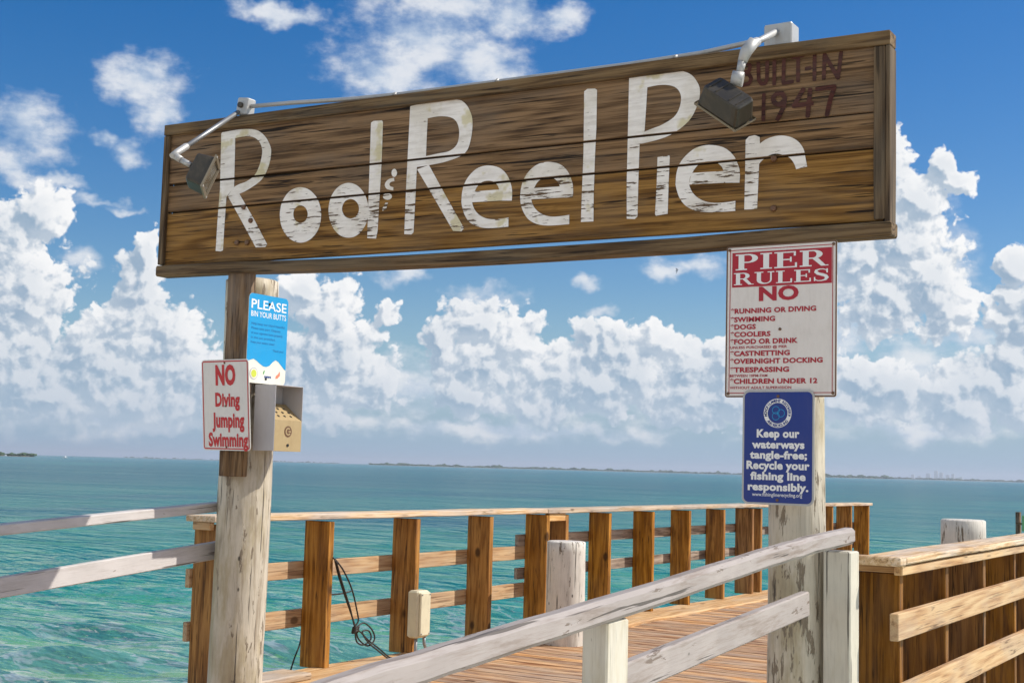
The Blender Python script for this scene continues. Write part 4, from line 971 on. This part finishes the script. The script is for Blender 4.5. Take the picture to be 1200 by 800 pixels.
# ---- bin your butts sign: faces +X, on the side of the left pile
s = thing('litter_sign', 'sky blue sign asking to bin cigarette butts, on the left pile', 'sign', (-5.432, 6.047, 1.915), 'small signs on the entrance piles', rot=(0, 0, R(90)))
W_, H_ = 0.345, 0.527
plate(W_, H_, 0.028, 0.003, 'panel', M_CREAM, s)
fx = lambda u: (u - .5) * W_
mb = MB()
o_ = [p for p in rrect(W_, H_, .028) if p[1] > H_ * .5]
wave = [(1, .175), (.95, .19), (.88, .225), (.8, .265), (.73, .28), (.66, .255), (.58, .21), (.5, .192), (.42, .195), (.33, .22), (.25, .25), (.17, .268), (.1, .255), (.04, .24), (0, .235)]
mb.poly3([(x, -.001, z) for x, z in o_] + [(fx(u), -.001, H_ * v) for u, v in reversed(wave)])
mb.build('blue_field', M_CYAN, s, world=False, flat_normal=(0, -1, 0))
mb = MB()
text(mb, 'PLEASE', fx(.06), fx(.955), H_ * .885, H_ * .105, bold=.012)
text(mb, 'BIN YOUR BUTTS', fx(.06), fx(.955), H_ * .775, H_ * .062, bold=.008)
mb.build('lettering', M_TEXT, s, world=False, flat_normal=(0, -1, 0))
mb = MB()
for i, (body, wd) in enumerate((('Help keep our island beautiful.', .86), ('Please take part. Dispose', .74), ('of your cigarette butts properly', .80), ('in the can provided.', .62), ('Keep your waters clean!', .60))):
    text(mb, body, fx(.08), fx(.08 + wd), H_ * (.665 - .052 * i), H_ * .026, bold=.0)
mb.build('small_lettering', M_CYAN_DK, s, world=False, flat_normal=(0, -1, 0))
mb = MB()
text(mb, 'Thank you!', fx(.64), fx(.92), H_ * .385, H_ * .026, bold=.0)
mb.build('small_lettering', M_CYAN_DK, s, world=False, flat_normal=(0, -1, 0))
disc = lambda mb, x, z, r_, y: mb.poly3([(x + r_ * math.cos(2 * math.pi * k / 20), y, z + r_ * math.sin(2 * math.pi * k / 20)) for k in range(20)])
mb = MB(); disc(mb, fx(.19), H_ * .105, .036, -.0012); mb.build('logo_ring', M_BOXGREY, s, world=False, flat_normal=(0, -1, 0))
mb = MB(); disc(mb, fx(.19), H_ * .105, .030, -.0018); mb.build('logo_ring', M_CREAM, s, world=False, flat_normal=(0, -1, 0))
mb = MB(); disc(mb, fx(.19), H_ * .105, .023, -.0024); mb.build('logo_sun', M_YELLOW, s, world=False, flat_normal=(0, -1, 0))
mb = MB(); text(mb, 'news', fx(.46), fx(.63), H_ * .085, H_ * .036, bold=.03); mb.build('logo_lettering', M_NAVY, s, world=False, flat_normal=(0, -1, 0))
mb = MB(); mb.poly3([(fx(.42), -.0012, H_ * .10), (fx(.45), -.0012, H_ * .115), (fx(.47), -.0012, H_ * .155), (fx(.43), -.0012, H_ * .14)]); mb.build('logo_leaf', M_LEAF, s, world=False, flat_normal=(0, -1, 0))
mb = MB(); mb.poly3([(fx(.74), -.0012, H_ * .07), (fx(.80), -.0012, H_ * .075), (fx(.86), -.0012, H_ * .11), (fx(.85), -.0012, H_ * .16), (fx(.81), -.0012, H_ * .125), (fx(.76), -.0012, H_ * .105)]); mb.build('logo_flame', M_ORANGE, s, world=False, flat_normal=(0, -1, 0))
bolts(s, [(.005, H_ - .05), (0.0, .03)], r=.008, mat=M_BLACK)

# ---- cigarette bin: open hood facing +X, slanted chute with holes
s = thing('cigarette_bin', 'grey metal cigarette bin with perforated tan chute and round emblem, below the blue sign', 'bin', (-5.43, 6.08, 1.52), rot=(0, 0, R(90)))
# local: x along the pile's flank (world +Y), -y outwards (world +X), z up
W2, H2, D2 = 0.245, 0.385, 0.160
mb = MB()
tk = 0.004
for lo, hi in (((-W2 / 2, -D2, 0), (-W2 / 2 + tk, 0, H2)), ((W2 / 2 - tk, -D2, 0), (W2 / 2, 0, H2)), ((-W2 / 2 + tk, -.004, 0), (W2 / 2 - tk, 0, H2)), ((-W2 / 2 + tk, -D2, H2 - tk), (W2 / 2 - tk, -.004, H2))):
    mb.box(lo, hi, ch=.001)
mb.build('hood', M_BOXGREY, s, world=False)
mb = MB()
a = W2 / 2 - tk - .001
zf, zb2 = H2 * .47, H2 * .73
vs = [mb.v(p) for p in ((-a, -D2, 0), (a, -D2, 0), (a, -D2, zf), (-a, -D2, zf), (-a, -.03, zb2), (a, -.03, zb2), (a, -.03, 0), (-a, -.03, 0))]
for f in ((0, 1, 2, 3), (3, 2, 5, 4), (4, 5, 6, 7), (0, 3, 4, 7), (1, 6, 5, 2), (0, 7, 6, 1)): mb.f([vs[i] for i in f])
ch_ = mb.build('chute', M_BRASS, s, world=False)
sl = Vector((0, .13, zb2 - zf)).normalized()
nl = Vector((0, -sl.z, sl.y))
for i in range(3):
    for j in range(3):
        c = Vector((-.055 + .055 * i + .012 * (j % 2), -D2 + .03, zf + .03 * (zb2 - zf) / .13)) + sl * (.022 + .036 * j - .02) + nl * .0012
        mb = MB(); mb.poly3([c + Vector((.0095 * math.cos(2 * math.pi * k / 12), 0, 0)) + sl * (.0095 * math.sin(2 * math.pi * k / 12)) for k in range(12)])
        mb.build('hole', M_BLACK, ch_, world=False, flat_normal=nl)
mb = MB(); cxx, czz = 0.0, H2 * .30
mb.poly3([(cxx + .033 * math.cos(2 * math.pi * k / 28), -D2 - .0012, czz + .033 * math.sin(2 * math.pi * k / 28)) for k in range(28)])
mb.build('emblem', M_RUST, ch_, world=False, flat_normal=(0, -1, 0))
mb = MB()
arc = lambda r_: [(cxx + r_ * math.cos(R(q)), -D2 - .0022, czz + r_ * math.sin(R(q))) for q in range(45, 331, 15)]
mb.strip3(arc(.023), arc(.015)); mb.poly3([(cxx + .002, -D2 - .0026, czz - .004), (cxx + .023, -D2 - .0026, czz - .004), (cxx + .023, -D2 - .0026, czz + .004), (cxx + .002, -D2 - .0026, czz + .004)])
mb.build('emblem_mark', M_BRASS, ch_, world=False, flat_normal=(0, -1, 0))
mb = MB(); mb.tube([(0.0, -D2, .035), (0, -D2 - .004, .035)], .009, 12); mb.build('lock', M_BLACK, ch_, world=False)

# ------------------------------------------------------------------ flood lamps on the sign
def lamp_body(parent, c, a, b_, cdir, la, lb, lc):
    """housing box: a long side, b across, c towards the lens"""
    c, a, b_, cdir = Vector(c), Vector(a).normalized(), Vector(b_).normalized(), Vector(cdir).normalized()
    mb = MB(); rows = []
    for q, sc_ in ((-.5, .84), (-.42, .90), (.30, .98), (.5, 1.0)):
        ring = []
        for k in range(16):
            an = 2 * math.pi * (k + .5) / 16
            ux, uy = math.copysign(abs(math.cos(an)) ** .22, math.cos(an)), math.copysign(abs(math.sin(an)) ** .22, math.sin(an))
            ring.append(mb.v(c + cdir * (q * lc) + a * (ux * la / 2 * sc_) + b_ * (uy * lb / 2 * sc_)))
        rows.append(ring)
    for r0, r1 in zip(rows, rows[1:]):
        for k in range(16): mb.f([r0[k], r0[(k + 1) % 16], r1[(k + 1) % 16], r1[k]])
    mb.f(rows[0][::-1]); mb.f(rows[-1])
    h = mb.build('lamp_housing', M_LAMP, parent)
    mb = MB()
    def rect(s_, q): return [c + cdir * (lc / 2 + q) + a * (x * la / 2 * s_) + b_ * (y * lb / 2 * s_) for x, y in ((-1, -1), (1, -1), (1, 1), (-1, 1))]
    R0, R1, R2, R3 = [[mb.v(p) for p in rect(s_, q)] for s_, q in ((1.07, 0.0), (1.07, .012), (.86, .012), (.84, .003))]
    for A, B in ((R0, R1), (R1, R2), (R2, R3)):
        for k in range(4): mb.f([A[k], A[(k + 1) % 4], B[(k + 1) % 4], B[k]])
    mb.build('lamp_rim', M_LAMPEDGE, parent)
    mb = MB(); mb.f([mb.v(p) for p in rect(.85, .0045)]); mb.f([mb.v(p) for p in rect(.85, .001)])
    mb.build('lens', M_LENS, parent)
    for q in (-.34, -.17, .17, .34):
        mb = MB(); p_ = c - cdir * (lc * .5 - .001) + a * (la * q); mb.board([p_ - b_ * (lb * .33), p_ + b_ * (lb * .33)], .012, .005, cdir, ch=.001, jit=0); mb.build('fin', M_LAMP, parent)
    for x, y in ((-1, -1), (1, -1), (1, 1), (-1, 1)):
        mb = MB(); p_ = c + cdir * (lc / 2 + .012) + a * (x * la * .485) + b_ * (y * lb * .475); mb.tube([p_, p_ + cdir * .004], .006, 8); mb.build('screw', M_GALV, parent)
    return h
mtg, t, b, o = new_mat('lamp_lens'); t.put(b.inputs['Base Color'], (0.10, 0.085, 0.06)); b.inputs['Roughness'].default_value = 0.12
t.l.new(t.bump(t.noise(t.new('ShaderNodeTexCoord').outputs['Object'], 90, 2), .3, .003), b.inputs['Normal'])
M_LENS = mtg

f1 = thing('floodlight', 'bronze floodlight on a grey conduit arm at the left end of the sign', 'floodlight', (-5.55, 5.90, 3.54), 'floodlights on top of the sign')
mb = MB(); mb.board([(-5.56, 5.90, 3.520), (-5.545, 5.90, 3.622)], 0.085, 0.075, (1, 0, 0.35), ch=.006); mb.build('junction_box', M_GALV, f1)
mb = MB(); mb.tube([(-5.555, 5.868, 3.575), (-5.555, 5.845, 3.575)], .017, 14); mb.build('box_knockout', M_LAMP, f1)
e0, e1 = Vector((-5.575, 5.86, 3.535)), Vector((-5.555, 5.345, 3.165))
mb = MB(); mb.tube([e0, e0.lerp(e1, .5), e1], .0135, 14); mb.build('arm', M_ALU, f1)
mb = MB(); d_ = (e1 - e0).normalized()
mb.tube([e1 - d_ * .12, e1 - d_ * .11, e1 - d_ * .02, e1 + d_ * .025], [.017, .020, .020, .016], 14)
mb.tube([e1 + Vector((-.012, 0, 0)), e1 + Vector((.045, .012, -.035))], .020, 12)
mb.tube([e1 + Vector((.045, .012, -.035)), e1 + Vector((.105, .03, -.068))], .016, 12)
mb.build('knuckle', M_GALV, f1)
n_ = Vector((.80, .50, -.33)).normalized(); av = Vector((-.05, .25, 1.0)); av = (av - n_ * av.dot(n_)).normalized(); bv = n_.cross(av)
lamp_body(f1, (-5.425, 5.43, 3.06), av, bv, n_, .195, .16, .10)

f2 = thing('floodlight', 'bronze floodlight on a short white arm beside the carved date on the sign', 'floodlight', (-2.2, 5.92, 3.47), 'floodlights on top of the sign')
mb = MB(); mb.box((-2.262, 5.865, 3.455), (-2.125, 5.965, 3.567), ch=.005); mb.build('junction_box', M_GALV, f2)
e0, e1 = Vector((-2.20, 5.865, 3.525)), Vector((-2.215, 5.60, 3.392))
mb = MB(); mb.tube([e0, e0.lerp(e1, .5), e1], .0155, 14); mb.build('arm', M_GALV, f2)
mb = MB(); mb.tube([e1 + (e0 - e1).normalized() * .055, e1], .022, 12)
mb.tube([e1 + Vector((.01, 0, .012)), e1 + Vector((-.02, -.02, -.035)), e1 + Vector((-.034, -.03, -.085))], [.027, .029, .022], 12)
mb.tube([e1 + Vector((-.034, -.03, -.08)), e1 + Vector((-.045, -.035, -.14))], [.020, .016], 12)
mb.build('knuckle', M_GALV, f2)
mb = MB()
kc_ = e1 + Vector((-.050, -.045, -.165))
mb.tube([kc_ + Vector((-.024, -.008, .005)), kc_ + Vector((.024, .008, -.005))], .034, 16); mb.build('swivel', M_GALV, f2)
av = Vector((.80, 0, -.60)); uv = Vector((.60, 0, .80)); bv = (Vector((0, .74, 0)) + uv * .67); cv = (Vector((0, .67, 0)) - uv * .74)
lamp_body(f2, (-2.300, 5.52, 3.120), av, bv, cv, .235, .13, .10)

# conduit run along the top of the sign
mb = MB()
cp = [(-5.51, 5.90, 3.572), (-5.2, 5.90, 3.556), (-4.75, 5.90, 3.524), (-4.4, 5.90, 3.509), (-4.0, 5.905, 3.503), (-3.0, 5.905, 3.488), (-2.6, 5.905, 3.490), (-2.35, 5.91, 3.510), (-2.262, 5.91, 3.515)]
mb.tube(cp, .0125, 12)
cd = mb.build('conduit_pipe', M_GALV); tag(cd, 'thin grey conduit pipe running along the top edge of the big sign', 'pipe')
for x in (-3.75, -2.72, -4.42):
    mb = MB(); zz = topz(x)
    mb.tube([(x - .006, 5.872, zz + .004), (x + .006, 5.868, zz + .012), (x, 5.862, zz + .002)], .009, 8); mb.build('pipe_clip', M_GALV, cd)

# ------------------------------------------------------------------ electrical box, cable
s = thing('electrical_box', 'aged cream electrical box with two grey conduits fixed to a railing post', 'electrical box', (-6.3, 8.9, 0.1))
mb = MB(); mb.board([(-6.285, 8.905, 0.100), (-6.285, 8.905, 0.470)], 0.105, 0.165, (1, 0, 0), ch=.014, jit=0); mb.build('case', M_PLASTIC, s)
mb = MB(); mb.board([(-6.223, 8.905, 0.118), (-6.223, 8.905, 0.455)], 0.022, 0.135, (1, 0, 0), ch=.008, jit=0); mb.build('cover', M_PLASTIC, s)
for z in (.135, .44):
    for y in (8.852, 8.958):
        mb = MB(); mb.tube([(-6.212, y, z), (-6.208, y, z)], .006, 8); mb.build('screw', M_ALU, s)
mb = MB(); mb.tube([(-6.27, 8.865, .105), (-6.27, 8.862, 0), (-6.27, 8.86, -.045)], .013, 10); mb.build('conduit', M_ALU, s)
mb = MB(); mb.tube([(-6.25, 8.945, .105), (-6.25, 8.95, .05), (-6.245, 8.975, 0), (-6.24, 9.01, -.045)], .013, 10); mb.build('conduit', M_ALU, s)

s = tag(thing('cable', 'black cable hung in a knotted coil from the first full post of the near railing', 'cable', (-6.34, 8.2, 0)), None)
X = -6.33
cab = [
 [(X, 7.885, .755), (X + .01, 7.977, .668), (X + .01, 8.087, .523), (X, 8.17, .36), (X, 8.190, .28), (X - .01, 8.146, .235)],
 [(X, 7.883, .75), (X, 7.93, .64), (X, 8.006, .50), (X, 8.09, .36), (X + .01, 8.15, .235), (X, 8.20, .15), (X + .02, 8.29, .09), (X + .03, 8.36, .13), (X + .02, 8.345, .20), (X, 8.27, .26), (X, 8.19, .245), (X, 8.14, .21)],
 [(X + .01, 7.888, .74), (X + .015, 7.95, .60), (X + .015, 8.06, .40), (X + .02, 8.13, .24), (X + .02, 8.2, .20), (X + .02, 8.30, .13), (X + .03, 8.42, .06), (X + .04, 8.55, -.02), (X + .03, 8.66, -.035)],
 [(X + .02, 8.13, .22), (X + .01, 8.17, .13), (X + .01, 8.26, .10), (X + .02, 8.33, .14), (X + .02, 8.30, .20), (X + .02, 8.22, .20), (X + .03, 8.28, .12), (X + .04, 8.40, .045), (X + .05, 8.52, -.025), (X + .05, 8.60, -.036)],
 [(X - .2, 7.90, .56), (X - .22, 8.05, .48), (X - .25, 8.25, .46), (X - .26, 8.42, .47)],
 [(-6.63, 7.79, -.07), (-6.63, 7.83, .02), (-6.63, 7.89, .14), (-6.625, 7.90, .35), (-6.55, 7.905, .56)],
 [(X, 7.885, .752), (X - .1, 7.885, .80), (X - .24, 7.87, .78), (X - .25, 7.86, .74)],
]
for i, c in enumerate(cab):
    mb = MB(); mb.tube(smooth(c), .0062, 8); mb.build('strand', M_CABLE, s)
mb = MB()
for k in range(5):
    a0 = R(k * 40); mb.tube([(X + .012 + .018 * math.cos(q), 8.145 + .032 * math.sin(q) * math.cos(a0 * .3), .222 + .022 * math.sin(q + a0)) for q in np.linspace(0, 6.28, 14)], .0075, 8)
mb.build('knot', M_CABLE, s)

# ------------------------------------------------------------------ channel marker and gull
px, py = math.sin(R(-10.95)) * 70, math.cos(R(-10.95)) * 70
s = thing('channel_marker', 'dark channel marker post with a green board standing in the sea at far right', 'marker', (px, py, WZ))
mb = MB(); mb.tube([(px, py, WZ - 1), (px, py, 0), (px, py, -0.25 + .0)], .13, 12); mb.build('post', W_PLANK, s)
mb = MB(); mb.box((px + .20, py - .22, WZ + .35), (px + 1.0, py - .16, WZ + 1.1), ch=.02); mb.build('board', M_GREEN, s)
mb = MB(); mb.box((px - .1, py - .16, WZ + .65), (px + .9, py - .12, WZ + .75), ch=.01); mb.build('bracket', W_PLANK, s)

g0 = Vector((-0.416, 0.907, 0.149)).normalized() * 150 + Vector((0, 0, 1.46))
s = thing('gull', 'small dark gull gliding in the gap of sky under the sign', 'bird', g0)
mb = MB()
ax = Vector((.8, .1, .35)).normalized(); sd = Vector((-.3, .5, .55)).normalized()
mb.tube([g0 - ax * .22, g0 - ax * .12, g0, g0 + ax * .12, g0 + ax * .18, g0 + ax * .23], [.008, .035, .05, .04, .03, .006], 10); 
mb.build('body', M_BOXGREY, s)
for sgn in (1, -1):
    mb = MB()
    tip = [Vector((0, 0, 0)), sd * sgn * .18 + Vector((0, 0, .05)), sd * sgn * .36 + Vector((0, 0, .02)) - ax * .05, sd * sgn * .52 - ax * .16]
    wd_ = [.10, .095, .07, .01]
    A = [g0 + p + ax * w for p, w in zip(tip, wd_)]; B = [g0 + p - ax * w * .7 for p, w in zip(tip, wd_)]
    mb.strip3(A, B); mb.strip3([p + Vector((0, 0, .012)) for p in A], [p + Vector((0, 0, .012)) for p in B])
    mb.build('wing', M_BOXGREY, s)

# ------------------------------------------------------------------ sea air
mb = MB()
hv = [mb.v((sx * 27500, sy * 27500, z)) for z in (-5.0, 115.0) for sx, sy in ((-1, -1), (1, -1), (1, 1), (-1, 1))]
for f in ((3, 2, 1, 0), (4, 5, 6, 7), (0, 1, 5, 4), (1, 2, 6, 5), (2, 3, 7, 6), (3, 0, 4, 7)): mb.f([hv[i] for i in f])
mt_h = bpy.data.materials.new('sea_haze'); mt_h.use_nodes = True
t = NT(mt_h.node_tree); t.n.clear()
o = t.new('ShaderNodeOutputMaterial'); pv = t.new('ShaderNodeVolumePrincipled')
t.put(pv.inputs['Color'], (0.80, 0.88, 1.0)); pv.inputs['Density'].default_value = 9e-5; pv.inputs['Anisotropy'].default_value = 0.2
t.l.new(pv.outputs[0], o.inputs['Volume'])
hz = mb.build('haze', mt_h); hz['kind'] = 'stuff'
bpy.context.view_layer.update()
